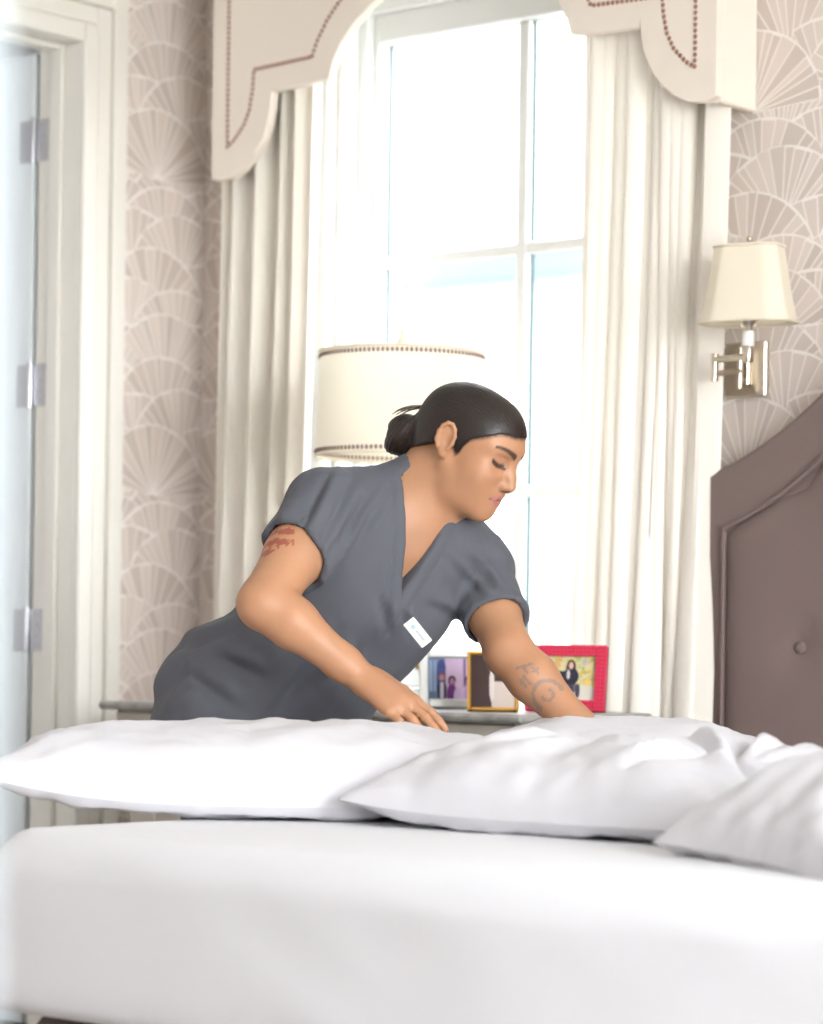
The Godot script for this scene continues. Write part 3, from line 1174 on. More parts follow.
func build_lamp() -> void:
	var t := thing("table_lamp", "table lamp with a cream drum shade on the chest", "lamp", V(-3.862, 0.787, 0.33))
	obj("plinth", G().box(V(-0.075, 0.0, -0.075), V(0.075, 0.045, 0.075), 0.004), mats.white_gloss, t)
	obj("plinth_block", G().box(V(-0.064, 0.046, -0.064), V(0.064, 0.085, 0.064), 0.004), mats.white_gloss, t)
	var g := G()
	var orn := RandomNumberGenerator.new()
	orn.seed = 6
	for k in 70:                      # cast leaf and flower collar
		var an := TAU * k / 70.0 * 5.0
		var h := 0.088 + 0.055 * k / 70.0
		var rad := 0.058 - 0.012 * k / 70.0
		g.ball(V(cos(an) * rad, h, sin(an) * rad), V(orn.randf_range(0.006, 0.012), orn.randf_range(0.004, 0.010), orn.randf_range(0.006, 0.012)), 7, 5)
	g.lathe(PackedVector2Array([Vector2(0.001, 0.086), Vector2(0.052, 0.086), Vector2(0.046, 0.145), Vector2(0.001, 0.145)]), 20)
	obj("gilt_collar", g, mats.gold, t)
	g = G()
	g.lathe(PackedVector2Array([Vector2(0.001, 0.145), Vector2(0.035, 0.146), Vector2(0.05, 0.17), Vector2(0.075, 0.23), Vector2(0.082, 0.29), Vector2(0.07, 0.35), Vector2(0.04, 0.40), Vector2(0.022, 0.42), Vector2(0.012, 0.43), Vector2(0.012, 0.52), Vector2(0.001, 0.521)]), 28)
	obj("vase_body", g, mats.white_gloss, t)
	g = G()
	var R := 0.183
	var y0 := 0.535
	var y1 := 0.758
	g.grid(56, 6, func(a: float, b: float) -> Vector3: return V(cos(a * TAU) * (R - 0.006 * b), lerpf(y0, y1, b), sin(a * TAU) * (R - 0.006 * b)), true, false, true)
	var sh := obj("lamp_shade", g, mats.shade, t)
	for e in [[y0 + 0.010, R], [y1 - 0.010, R - 0.006]]:
		g = G()
		for k in 110:
			var an := TAU * k / 110.0
			g.ball(V(cos(an) * e[1], e[0], sin(an) * e[1]), V(0.0038, 0.0052, 0.0038), 6, 4)
		var br := obj("beaded_trim", g, mats.braid, sh)
		br.set_meta("kind", "stuff")
		var ring := PackedVector3Array()
		for k in 56:
			ring.append(V(cos(TAU * k / 56) * e[1], e[0] + (0.010 if e[0] > 0.65 else -0.010), sin(TAU * k / 56) * e[1]))
		obj("rim_binding", G().tube(ring, PackedFloat32Array([0.003]), 6, true), mats.shade, sh)
	g = G()
	for k in 3:
		var an := TAU * k / 3.0
		g.tube(PackedVector3Array([V(0, y1 - 0.012, 0), V(cos(an) * (R - 0.008), y1 - 0.012, sin(an) * (R - 0.008))]), PackedFloat32Array([0.0022]), 6)
	g.tube(PackedVector3Array([V(0, 0.50, 0), V(0, y1 + 0.004, 0)]), PackedFloat32Array([0.004]), 8)
	obj("spider", g, mats.nickel, sh)
	g = G()
	g.lathe(PackedVector2Array([Vector2(0.001, y1), Vector2(0.012, y1 + 0.002), Vector2(0.013, y1 + 0.010), Vector2(0.009, y1 + 0.016), Vector2(0.013, y1 + 0.023), Vector2(0.010, y1 + 0.032), Vector2(0.006, y1 + 0.037), Vector2(0.008, y1 + 0.043), Vector2(0.004, y1 + 0.050), Vector2(0.001, y1 + 0.056)]), 14)
	obj("finial", g, mats.shade, t)


func build_sconce() -> void:
	var t := thing("wall_sconce", "brushed nickel swing-arm wall lamp with a cream shade above the headboard", "lamp", V(-3.188, 1.50, 0.0))
	obj("back_plate", G().box(V(-0.055, -0.057, 0.001), V(0.045, 0.057, 0.018), 0.003), mats.nickel, t)
	var g := G()
	var py := 0.0
	g.box(V(-0.012, py - 0.034, 0.018), V(0.012, py + 0.034, 0.032), 0.002)
	g.tube(PackedVector3Array([V(0, py - 0.042, 0.045), V(0, py + 0.042, 0.045)]), PackedFloat32Array([0.007]), 10)
	g.tube(PackedVector3Array([V(0, py - 0.022, 0.03), V(0, py - 0.022, 0.045)]), PackedFloat32Array([0.005]), 8)
	g.tube(PackedVector3Array([V(0, py + 0.022, 0.03), V(0, py + 0.022, 0.045)]), PackedFloat32Array([0.005]), 8)
	obj("pivot", g, mats.nickel, t)
	var elbow := V(0.006, -0.014, 0.145)
	var tip := V(0.100, -0.014, 0.165)
	g = G()
	g.tube(PackedVector3Array([V(0, -0.006, 0.045), elbow + V(0, -0.006, 0)]), PackedFloat32Array([0.006]), 10)
	g.tube(PackedVector3Array([elbow + V(0, -0.022, 0), elbow + V(0, 0.034, 0)]), PackedFloat32Array([0.008]), 10)
	g.tube(PackedVector3Array([elbow + V(0, 0.022, 0), tip + V(0, 0.022, 0)]), PackedFloat32Array([0.0065]), 10)
	g.tube(PackedVector3Array([tip + V(0, 0.010, 0), tip + V(0, 0.042, 0)]), PackedFloat32Array([0.011]), 12)
	obj("swing_arm", g, mats.nickel, t)
	g = G()
	g.tube(PackedVector3Array([tip + V(0, 0.042, 0), tip + V(0, 0.072, 0)]), PackedFloat32Array([0.0125]), 14)
	obj("candle_sleeve", g, mats.white_gloss, t)
	g = G()
	g.lathe(PackedVector2Array([Vector2(0.001, 0.0), Vector2(0.009, 0.001), Vector2(0.007, 0.008), Vector2(0.013, 0.018), Vector2(0.016, 0.022), Vector2(0.001, 0.023)]), 14)
	for k in g.v.size():
		g.v[k] += tip + V(0, 0.072, 0)
	for s in [-1.0, 1.0]:               # harp
		var pts := PackedVector3Array()
		for k in 13:
			var u := k / 12.0
			pts.append(tip + V(s * 0.026 * pow(sin(PI * minf(u * 0.85 + 0.08, 1.0)), 0.5) * 0.774, 0.080 + 0.165 * u, s * -0.016 * pow(sin(PI * minf(u * 0.85 + 0.08, 1.0)), 0.5)))
		g.tube(pts, PackedFloat32Array([0.0022]), 6)
	g.tube(PackedVector3Array([tip + V(0, 0.240, 0), tip + V(0, 0.252, 0)]), PackedFloat32Array([0.003]), 8)
	obj("harp", g, mats.nickel, t)
	# shade: square with clipped corners and softly flared sides
	var ctr := tip
	var yaw := deg_to_rad(14.0)
	var shell := func(inset: float) -> Callable:
		return func(a: float, b: float) -> Vector3:
			var half_ := lerpf(0.096, 0.066, pow(b, 0.75)) - inset
			var an := a * TAU + PI * 0.25
			var cs := cos(an)
			var sn := sin(an)
			var k := half_ / maxf(maxf(absf(cs), absf(sn)), (absf(cs) + absf(sn)) / 1.62)
			var p := V(cs * k, 0.084 + 0.158 * b + 0.002, sn * k * 0.62)
			return ctr + p.rotated(Vector3.UP, yaw)
	g = G()
	g.grid(64, 12, shell.call(0.0), true, false, true)
	var sh := obj("lamp_shade", g, mats.shade, t)
	for e in [0.02, 0.98]:
		var ring := PackedVector3Array()
		for k in 64:
			ring.append(shell.call(-0.0008).call(k / 64.0, e))
		obj("rim_binding", G().tube(ring, PackedFloat32Array([0.0032]), 6, true), mats.shade, sh)
	g = G()
	g.tube(PackedVector3Array([ctr + V(0, 0.241, 0), ctr + V(0, 0.250, 0)]), PackedFloat32Array([0.004]), 8)
	g.ball(ctr + V(0, 0.257, 0), V(0.007, 0.008, 0.007), 12, 8)
	obj("finial", g, mats.nickel, t)


# ------------------------------------------------------------------ framed photographs
func dab(im: Image, cx: float, cy: float, rx: float, ry: float, c: Color) -> void:
	for y in range(maxi(0, int(cy - ry)), mini(im.get_height(), int(cy + ry) + 1)):
		for x in range(maxi(0, int(cx - rx)), mini(im.get_width(), int(cx + rx) + 1)):
			if pow((x - cx) / rx, 2.0) + pow((y - cy) / ry, 2.0) <= 1.0:
				im.set_pixel(x, y, c)

func print_material(im: Image) -> StandardMaterial3D:
	var m := mat(Color.WHITE, 0.25)
	m.albedo_texture = ImageTexture.create_from_image(im)
	m.texture_repeat = false
	return m

func frame(called: String, label: String, at: Vector3, turn: float, lean: float, w: float, h: float, bw: float, depth: float, fm: Material, pm: Material, edge: Material) -> Node3D:
	var t := thing(called, label, "picture frame", at, turn, "framed photographs on the chest")
	var tilt := Transform3D(Basis(Vector3.RIGHT, -lean), V(0, 0.0, 0))
	var inset := [[-w / 2, 0.0, -w / 2 + bw, h], [w / 2 - bw, 0.0, w / 2, h], [-w / 2 + bw, 0.0, w / 2 - bw, bw], [-w / 2 + bw, h - bw, w / 2 - bw, h]]
	for q in inset:
		var g := G()
		g.xf = tilt
		g.box(V(q[0], q[1], 0.0), V(q[2], q[3], depth), 0.003)
		obj("frame_bar", g, fm, t)
	var g2 := G()
	g2.xf = tilt
	g2.box(V(-w / 2 + 0.001, 0.001, -0.006), V(w / 2 - 0.001, h - 0.001, 0.0005), 0.001)
	obj("backing", g2, edge, t)
	# the print, with its own coordinates
	g2 = G()
	g2.xf = tilt
	var x0 := -w / 2 + bw - 0.001
	var y0 := bw - 0.001
	g2.grid(1, 1, func(a: float, b: float) -> Vector3: return V(lerpf(x0, -x0, a), lerpf(h - y0, y0, b), depth * 0.45), false, false, false)
	obj("photograph", g2, pm, t)
	# easel strut
	g2 = G()
	var topb := tilt * V(0, h * 0.75, -0.006)
	var foot := V(0, 0.0, topb.z - 0.055)
	g2.tube(PackedVector3Array([topb, foot + V(0, 0.004, 0)]), PackedFloat32Array([0.004]), 6)
	obj("strut", g2, edge, t)
	return t

func build_frames() -> void:
	var th := deg_to_rad(40.7)
	# wedding group in violet light
	var im := Image.create(96, 72, false, Image.FORMAT_RGB8)
	im.fill(Color(0.83, 0.72, 0.84))
	im.fill_rect(Rect2i(0, 0, 34, 72), Color(0.42, 0.50, 0.66))
	im.fill_rect(Rect2i(4, 4, 4, 60), Color(0.62, 0.70, 0.80))
	im.fill_rect(Rect2i(12, 4, 4, 60), Color(0.58, 0.66, 0.78))
	dab(im, 26, 18, 9, 16, Color(0.20, 0.24, 0.50))
	im.fill_rect(Rect2i(17, 18, 18, 40), Color(0.24, 0.28, 0.55))
	im.fill_rect(Rect2i(70, 0, 5, 50), Color(0.50, 0.36, 0.60))
	im.fill_rect(Rect2i(0, 58, 16, 14), Color(0.34, 0.42, 0.55))
	for q in [[27.0, 34.0, Color(0.72, 0.50, 0.58), Color(0.12, 0.12, 0.22), Color(0.42, 0.26, 0.34)], [47.0, 40.0, Color(0.70, 0.44, 0.62), Color(0.40, 0.12, 0.46), Color(0.20, 0.06, 0.24)], [60.0, 46.0, Color(0.85, 0.72, 0.84), Color(0.80, 0.68, 0.82), Color(0.82, 0.70, 0.80)], [80.0, 40.0, Color(0.78, 0.58, 0.72), Color(0.72, 0.60, 0.80), Color(0.30, 0.10, 0.34)]]:
		dab(im, q[0], q[1] - 1, 8, 9, q[4])
		dab(im, q[0], q[1] + 24, 10, 22, q[3])
		dab(im, q[0], q[1], 5, 6, q[2])
	im.fill_rect(Rect2i(24, 42, 7, 28), Color(0.82, 0.78, 0.88))
	frame("picture_frame", "silver frame with a violet-tinted group photograph", V(-3.705, 0.787, 0.335), th + 0.06, 0.22, 0.140, 0.128, 0.020, 0.012, mats.silver, print_material(im), mats.dark)
	# dark portrait
	im = Image.create(64, 80, false, Image.FORMAT_RGB8)
	im.fill(Color(0.22, 0.13, 0.12))
	im.fill_rect(Rect2i(30, 40, 34, 40), Color(0.80, 0.74, 0.70))
	dab(im, 30, 46, 4, 24, Color(0.85, 0.80, 0.78))
	dab(im, 46, 22, 9, 11, Color(0.70, 0.50, 0.40))
	frame("picture_frame", "small thin gold frame with a dark portrait", V(-3.51, 0.787, 0.44), th + 0.02, 0.25, 0.105, 0.125, 0.008, 0.010, mats.gold, print_material(im), mats.dark)
	# couple sitting outdoors
	im = Image.create(96, 76, false, Image.FORMAT_RGB8)
	var r := RandomNumberGenerator.new()
	r.seed = 3
	im.fill(Color(0.86, 0.82, 0.62))
	for k in 90:
		dab(im, r.randf() * 96, r.randf() * 48, r.randf_range(2, 6), r.randf_range(2, 5), Color(r.randf_range(0.68, 0.95), r.randf_range(0.66, 0.85), r.randf_range(0.30, 0.72)))
	im.fill_rect(Rect2i(0, 50, 96, 26), Color(0.88, 0.85, 0.80))
	dab(im, 36, 34, 16, 9, Color(0.20, 0.20, 0.27))
	dab(im, 46, 52, 18, 16, Color(0.45, 0.42, 0.45))
	dab(im, 54, 20, 8, 14, Color(0.34, 0.24, 0.22))
	dab(im, 54, 34, 13, 15, Color(0.24, 0.23, 0.28))
	dab(im, 54, 16, 4, 6, Color(0.90, 0.74, 0.66))
	dab(im, 50, 31, 3, 8, Color(0.90, 0.84, 0.84))
	dab(im, 55, 60, 4, 14, Color(0.30, 0.29, 0.36))
	dab(im, 66, 58, 4, 12, Color(0.32, 0.32, 0.38))
	var t := frame("picture_frame", "crimson scale-patterned frame with a photograph of a seated couple", V(-3.435, 0.787, 0.295), th - 0.30, 0.16, 0.168, 0.138, 0.023, 0.016, mats.red, print_material(im), mats.dark)
	# rows of small leather scales on the bars
	var tilt := Transform3D(Basis(Vector3.RIGHT, -0.16), Vector3.ZERO)
	var g := G()
	g.xf = tilt
	for j in 17:
		for k in 21:
			var x := -0.084 + 0.008 * (k + 0.5)
			var y := 0.0081 * (j + 0.5)
			if absf(x) < 0.0612 and y > 0.0235 and y < 0.1145:
				continue
			g.box(V(x - 0.0034, y - 0.0034, 0.015), V(x + 0.0034, y + 0.0034, 0.0172), 0.001)
	var sc := obj("leather_scales", g, mats.red_light, t)
	sc.set_meta("kind", "stuff")


# ------------------------------------------------------------------ the person making the bed
# Built in the person's own axes: x to her far side along the picture plane, y up, z towards the room door.
const HC := Vector3(0.102, 1.277, 0.04)       # middle of the head
const NECK := Vector3(0.012, 1.160, 0.0)
const HIP := Vector3(-0.29, 0.80, -0.17)
const RS := Vector3(-0.156, 1.156, 0.075)     # right shoulder, elbow, wrist
const RE := Vector3(-0.252, 0.985, 0.235)
const RW := Vector3(-0.078, 0.858, 0.225)
const LS := Vector3(0.116, 1.056, -0.10)
const LE := Vector3(0.172, 0.908, 0.045)
const LW := Vector3(0.318, 0.752, 0.125)

var hb := Basis()                             # head axes: her left, up, forward
var tb := Basis()                             # chest axes: her left, up the spine, forward

func hp(x: float, y: float, z: float) -> Vector3:
	return HC + hb * Vector3(x, y, z)

func tp(along: float, side: float, front: float) -> Vector3:
	return HIP.lerp(NECK, along) + tb * Vector3(side, 0.0, front)

func hand(F: Field, w: Vector3, d: Vector3, nrm: Vector3, right: bool, curl: float) -> void:
	d = d.normalized()
	nrm = (nrm - d * nrm.dot(d)).normalized()
	var th := nrm.cross(d) * (1.0 if right else -1.0)    # towards the thumb
	var offs := [0.029, 0.0095, -0.0105, -0.029]
	var lens := [0.074, 0.083, 0.076, 0.060]
	var rad := [0.0092, 0.0095, 0.0090, 0.0080]
	for f in 4:
		var kn: Vector3 = w + d * (0.092 - 0.004 * absf(f - 1.0)) + th * offs[f] * 1.05 + nrm * (0.004 - 0.003 * absf(f - 1.2))
		F.cap(w + th * offs[f] * 0.55 + d * 0.008, kn, 0.0165, 0.0118, 0.016)
		var dir: Vector3 = (d + th * (offs[f] * 2.6)).normalized()
		var ax: Vector3 = dir.cross(nrm).normalized()
		var p := kn
		var bend: float = curl * (0.8 + 0.12 * f)
		var r0: float = rad[f]
		for sgm in 3:
			dir = dir.rotated(ax, -bend * [0.6, 1.2, 0.8][sgm])
			var q: Vector3 = p + dir * lens[f] * [0.46, 0.30, 0.24][sgm]
			var r1: float = r0 * [0.93, 0.90, 0.84][sgm]
			F.cap(p, q, r0, r1, 0.004)
			p = q
			r0 = r1
	F.cap(w + d * 0.03, w + d * 0.075, 0.019, 0.016, 0.02)
	var t0 := w + d * 0.018 + th * 0.022
	var t1 := t0 + (d * 0.75 + th * 0.62 - nrm * 0.25).normalized() * 0.042
	var t2 := t1 + (d * 0.92 + th * 0.25 - nrm * 0.28).normalized() * 0.034
	var t3 := t2 + (d * 0.97 + th * 0.05 - nrm * 0.30).normalized() * 0.026
	F.cap(t0, t1, 0.0145, 0.0115, 0.014)
	F.cap(t1, t2, 0.0112, 0.0100, 0.004)
	F.cap(t2, t3, 0.0100, 0.0080, 0.003)

# above zero where hair grows; q in head axes
func hairline(q: Vector3) -> float:
	var sx := absf(q.x)
	var edge := 0.006 + 0.60 * (q.z - 0.012) + 0.006 * exp(-pow((sx - 0.046) / 0.016, 2.0)) * smoothstep(0.02, 0.06, q.z)
	edge -= 0.026 * exp(-pow((q.z - 0.012) / 0.010, 2.0)) * smoothstep(0.05, 0.06, sx)
	return (q.y - edge) * 0.82 + 0.0012 * noise.get_noise_3dv(q * 160.0)

func torso(F: Field, e: float, sid: Vector3, fwd: Vector3) -> void:
	F.cap(hp(0, -0.080, -0.050), RS.lerp(NECK, 0.45), 0.030 + e, 0.042 + e, 0.05)
	F.cap(hp(0, -0.080, -0.050), LS.lerp(NECK, 0.45), 0.030 + e, 0.042 + e, 0.05)
	F.ell(tp(0.72, 0, 0.012), tb, V(0.148 + e, 0.165 + e, 0.094 + e), 0.05)
	F.cap(RS, LS, 0.045 + e, 0.045 + e, 0.05)
	F.cap(tp(0.86, -0.10, 0.055), tp(0.90, 0.10, 0.055), 0.022 + e, 0.022 + e, 0.03)     # collarbones
	F.ell(tp(0.38, 0, 0), tb, V(0.125 + e, 0.17 + e, 0.09 + e), 0.06)
	F.ell(HIP, Basis(sid, Vector3.UP, fwd), V(0.160 + e, 0.13 + e, 0.11 + e), 0.06)

func build_person() -> void:
	var yaw := deg_to_rad(62.0)
	var pit := deg_to_rad(27.0)
	var f := Vector3(sin(yaw) * cos(pit), -sin(pit), cos(yaw) * cos(pit))
	var u := Vector3(sin(yaw) * sin(pit), cos(pit), cos(yaw) * sin(pit))
	hb = Basis(u.cross(f), u, f)
	var t := (NECK - HIP).normalized()
	var s := LS - RS
	s = (s - t * s.dot(t)).normalized()
	tb = Basis(s, t, s.cross(t))
	var who := thing("person", "woman in grey scrubs with dark hair in a bun leaning over the bed", "person", V(-3.195, 0.0, 1.061), deg_to_rad(40.7))
	var fwd := V(0.758, 0, 0.652)             # the way her hips face
	var sid := V(0.652, 0, -0.758)            # her left
	var I := Basis()
	var rs_dir := (RE - RS).normalized()
	var ls_dir := (LE - LS).normalized()

	# ---------- skin
	var F := Field.new()
	# head
	F.ell(hp(0, 0.024, -0.012), hb, V(0.0710, 0.069, 0.093), 0.02)
	F.ell(hp(0, 0.006, 0.030), hb, V(0.0605, 0.076, 0.058), 0.03)
	F.ell(hp(0, -0.045, 0.045), hb, V(0.046, 0.055, 0.042), 0.03)
	for q in [-1.0, 1.0]:
		F.cap(hp(q * 0.050, -0.045, -0.004), hp(q * 0.040, -0.078, 0.022), 0.020, 0.017, 0.025)
		F.cap(hp(q * 0.040, -0.078, 0.022), hp(q * 0.010, -0.097, 0.069), 0.017, 0.013, 0.025)
		F.ell(hp(q * 0.036, -0.030, 0.057), hb, V(0.024, 0.026, 0.023), 0.025)
		F.ell(hp(q * 0.037, -0.052, 0.042), hb, V(0.023, 0.032, 0.026), 0.03)
		F.cap(hp(q * 0.014, 0.0205, 0.0785), hp(q * 0.046, 0.0195, 0.058), 0.0085, 0.006, 0.022)
	F.ell(hp(0, -0.066, 0.072), hb, V(0.027, 0.022, 0.020), 0.02)
	F.ell(hp(0, -0.096, 0.073), hb, V(0.017, 0.014, 0.014), 0.02)
	F.cap(hp(0, -0.072, 0.030), NECK + V(0.02, 0.02, 0.03), 0.034, 0.040, 0.04)
	for q in [-1.0, 1.0]:                      # eye sockets, then the lids over the eyeball
		F.ell(hp(q * 0.0315, -0.003, 0.0865), hb, V(0.0175, 0.0115, 0.014), 0.016, 1)
		F.ell(hp(q * 0.0315, -0.003, 0.0665), hb, V(0.0145, 0.0125, 0.0125), 0.006)
		F.cap(hp(q * 0.020, 0.000, 0.0785), hp(q * 0.043, 0.001, 0.070), 0.0030, 0.0028, 0.006)
	# nose
	F.cap(hp(0, 0.004, 0.0815), hp(0, -0.022, 0.0965), 0.0075, 0.0080, 0.014)
	F.cap(hp(0, -0.022, 0.0965), hp(0, -0.0355, 0.1035), 0.0080, 0.0098, 0.010)
	for q in [-1.0, 1.0]:
		F.ell(hp(q * 0.0115, -0.0405, 0.0945), hb, V(0.0065, 0.0065, 0.0095), 0.006)
		F.ell(hp(q * 0.0062, -0.0478, 0.0990), hb, V(0.0030, 0.0030, 0.0050), 0.002, 1)
	F.cap(hp(0, -0.0445, 0.1030), hp(0, -0.0485, 0.0900), 0.0040, 0.0045, 0.005)
	# lips
	for q in [-1.0, 1.0]:
		F.cap(hp(q * 0.004, -0.0608, 0.0915), hp(q * 0.022, -0.0665, 0.0810), 0.0042, 0.0018, 0.006)
	F.cap(hp(-0.010, -0.0722, 0.0870), hp(0.010, -0.0722, 0.0870), 0.0052, 0.0052, 0.007)
	for q in [-1.0, 1.0]:
		F.cap(hp(0, -0.0665, 0.0960), hp(q * 0.0245, -0.0680, 0.0830), 0.0016, 0.0012, 0.003, 1)
	# ears
	for q in [-1.0, 1.0]:
		var eb := hb * Basis(Vector3.UP, -q * 0.38) * Basis(Vector3.RIGHT, -0.10)
		var ec := hp(q * 0.0745, -0.004, -0.014)
		F.ell(ec, eb, V(0.0065, 0.0285, 0.0165), 0.008)
		var rim := []
		for k in 10:
			var an := lerpf(-0.9, 4.0, k / 9.0)
			rim.append(ec + eb * V(q * 0.0060, 0.004 + 0.0250 * sin(an), 0.0150 * cos(an) - 0.0005))
		for k in 9:
			F.cap(rim[k], rim[k + 1], 0.0038, 0.0038, 0.0025)
		F.ell(ec + eb * V(q * 0.002, -0.026, 0.004), eb, V(0.0052, 0.0085, 0.0080), 0.006)
		F.ell(ec + eb * V(q * 0.0108, 0.000, 0.002), eb, V(0.0075, 0.0135, 0.0085), 0.003, 1)
		F.ell(ec + eb * V(q * 0.003, -0.003, 0.0125), eb, V(0.0045, 0.0060, 0.0035), 0.004)
	# neck and shoulders
	F.cap(hp(0, -0.040, -0.038), NECK + V(0.000, 0.0, 0.004), 0.050, 0.053, 0.03)
	F.cap(hp(-0.030, -0.020, -0.030), NECK + tb * V(0.006, -0.045, 0.062), 0.011, 0.009, 0.03)
	torso(F, 0.0, sid, fwd)
	# legs
	var kn := []
	for q in [-1.0, 1.0]:
		var h: Vector3 = HIP + sid * 0.085 * q + V(0, -0.03, 0)
		var k: Vector3 = V(h.x, 0.44, h.z) + fwd * 0.07 + sid * 0.02 * q
		var an: Vector3 = V(h.x, 0.085, h.z) - fwd * 0.02 + sid * 0.02 * q
		kn.append([h, k, an])
		F.chain([h, k, an], [0.080, 0.052, 0.036], 0.03)
		F.chain([an, an + V(0, -0.045, 0) + fwd * 0.13], [0.036, 0.026], 0.02)
	# arms
	F.chain([RS, RS.lerp(RE, 0.5), RE], [0.054, 0.0505, 0.0430], 0.02)
	F.chain([RE, RE.lerp(RW, 0.28) + V(0.0, 0.004, 0.004), RW.lerp(RE, 0.22), RW], [0.0420, 0.0415, 0.0290, 0.0255], 0.02)
	F.chain([LS, LS.lerp(LE, 0.5), LE], [0.050, 0.047, 0.041], 0.02)
	F.chain([LE, LE.lerp(LW, 0.28), LW.lerp(LE, 0.2), LW], [0.041, 0.042, 0.030, 0.026], 0.02)
	hand(F, RW, V(0.66, -0.44, 0.42), V(0.25, 0.80, 0.55), true, 0.20)
	hand(F, LW, V(0.62, -0.70, 0.20), V(0.45, 0.55, 0.45), false, 0.25)

	var base := Color(0.475, 0.238, 0.128)
	var ink := Color(0.20, 0.16, 0.15)
	var lip := Color(0.46, 0.18, 0.155)
	var dark := Color(0.030, 0.018, 0.014)
	var colour := func(p: Vector3) -> Color:
		var q := hb.transposed() * (p - HC)
		var m := noise.get_noise_3dv(p * 22.0) * 0.5 + noise.get_noise_3dv(p * 70.0) * 0.5
		var c := base * (1.0 + 0.06 * m)
		var sx := absf(q.x)
		var root_ := hairline(q)
		if q.y > -0.06 and sx < 0.074 and root_ > -0.007 and q.z > -0.02:
			var thin := 0.5 + 0.5 * noise.get_noise_3d(q.x * 140.0, q.y * 40.0, q.z * 40.0)
			c = c.lerp(Color(0.05, 0.028, 0.02), clampf(smoothstep(-0.007, 0.002, root_) * (0.5 + thin), 0.0, 1.0))
		if q.z > 0.03 and q.y > -0.125 and q.y < 0.12 and sx < 0.09:
			# cheeks and nose tip a little redder
			c = c.lerp(Color(0.50, 0.215, 0.125), 0.35 * exp(-((sx - 0.040) * (sx - 0.040) + (q.y + 0.032) * (q.y + 0.032)) / 0.0006))
			# brows
			var bt := (sx - 0.011) / 0.040
			if bt > -0.04 and bt < 1.05:
				var by := 0.0150 + 0.0175 * bt - 0.0095 * bt * bt * bt
				var bw := lerpf(0.0052, 0.0020, clampf(bt, 0.0, 1.0))
				c = c.lerp(dark, smoothstep(bw + 0.0018, bw - 0.0012, absf(q.y - by)) * 0.92)
			# lashes and the slit of the eye under the lowered lid
			var et := (sx - 0.0315) / 0.0155
			if absf(et) < 1.08:
				var ey := -0.0070 + 0.0028 * et * et + 0.0030 * et
				c = c.lerp(dark, smoothstep(0.0054, 0.0026, absf(q.y - ey + 0.0015)) * 0.95)
				c = c.lerp(Color(0.40, 0.20, 0.15), 0.55 * smoothstep(0.0024, 0.0006, absf(q.y - (0.0055 - 0.003 * et * et + 0.002 * et))))
			# lips
			if q.z > 0.070 and sx < 0.026:
				var e := sx / 0.0245
				var up := -0.0568 - 0.0085 * e * e + (0.0016 if sx < 0.006 else 0.0)
				var lowl := -0.0785 + 0.0105 * e * e
				if q.y < up and q.y > lowl:
					c = c.lerp(lip, 0.85)
				c = c.lerp(Color(0.17, 0.05, 0.045), smoothstep(0.0022, 0.0006, absf(q.y + 0.0667 + 0.0014 * e)) * 0.8)
			# nostrils
			var nd := Vector2(sx - 0.0062, q.y + 0.0465).length()
			if q.z > 0.09 and nd < 0.0042:
				c = c.lerp(Color(0.12, 0.045, 0.035), 0.85)
		# tattoo on the right upper arm, under the sleeve hem
		var ta := (p - RS).dot(rs_dir)
		if (p - RS.lerp(RE, 0.55)).length() < 0.10 and p.x < -0.203 and ta > 0.10 and ta < 0.185:
			var w := noise.get_noise_3dv(p * 75.0) + 0.35 * sin(ta * 260.0)
			if w > -0.10 and p.z < 0.212:
				c = c.lerp(Color(0.30, 0.055, 0.04), 0.8)
		# tattoos on the left forearm
		var la := LW - LE
		var d := la.normalized()
		var x1 := (p - LE).dot(d) / la.length()
		var across := (p - LE).dot(d.cross(Vector3.BACK).normalized())
		if x1 > 0.12 and x1 < 1.0 and p.x > 0.16 and (p - LE - d * (x1 * la.length())).length() < 0.07 and p.z > LE.lerp(LW, x1).z:
			var mark := false
			var L := x1 * la.length()
			mark = mark or (absf(L - 0.052 + across * 0.5) < 0.0030 and absf(across + 0.002) < 0.014)
			mark = mark or (absf(across - 0.001) < 0.0028 and absf(L - 0.060) < 0.010)
			mark = mark or (absf(across + 0.012) < 0.0026 and absf(L - 0.072) < 0.009) or (absf(L - 0.072) < 0.0026 and absf(across + 0.012) < 0.008)
			mark = mark or (absf(across - 0.011) < 0.003 and absf(L - 0.075) < 0.011) or (absf(across - 0.020) < 0.003 and absf(L - 0.073) < 0.010)
			var arc := Vector2(L - 0.118, across - 0.002)
			mark = mark or (absf(arc.length() - 0.026) < 0.0038 and arc.x < 0.010)
			mark = mark or (absf(arc.length() - 0.010) < 0.003 and arc.x > -0.006)
			if mark:
				c = c.lerp(ink, 0.68)
		return c
	var g := G()
	F.net(g, V(-0.62, -0.02, -0.42), V(0.20, 1.06, 0.06), 0.016, colour)            # under the clothes
	F.net(g, V(-0.20, 0.99, -0.17), V(0.19, 1.205, 0.20), 0.0042, colour)           # neck and chest
	F.net(g, V(-0.02, 1.195, -0.14), V(0.26, 1.42, 0.20), 0.0024, colour)           # head
	F.net(g, V(-0.34, 0.76, 0.05), V(0.10, 1.12, 0.38), 0.0036, colour)             # right arm and hand
	F.net(g, V(0.06, 0.60, -0.14), V(0.48, 1.03, 0.24), 0.0036, colour)             # left arm and hand
	obj("body", g, mats.skin, who)

	# ---------- hair
	var Hr := Field.new()
	Hr.ell(hp(0, 0.026, -0.014), hb, V(0.0770, 0.0735, 0.0985), 0.02)
	Hr.ell(hp(0, -0.016, -0.040), hb, V(0.0700, 0.062, 0.068), 0.03)
	Hr.ell(hp(0, 0.016, 0.028), hb, V(0.0645, 0.071, 0.0622), 0.02)
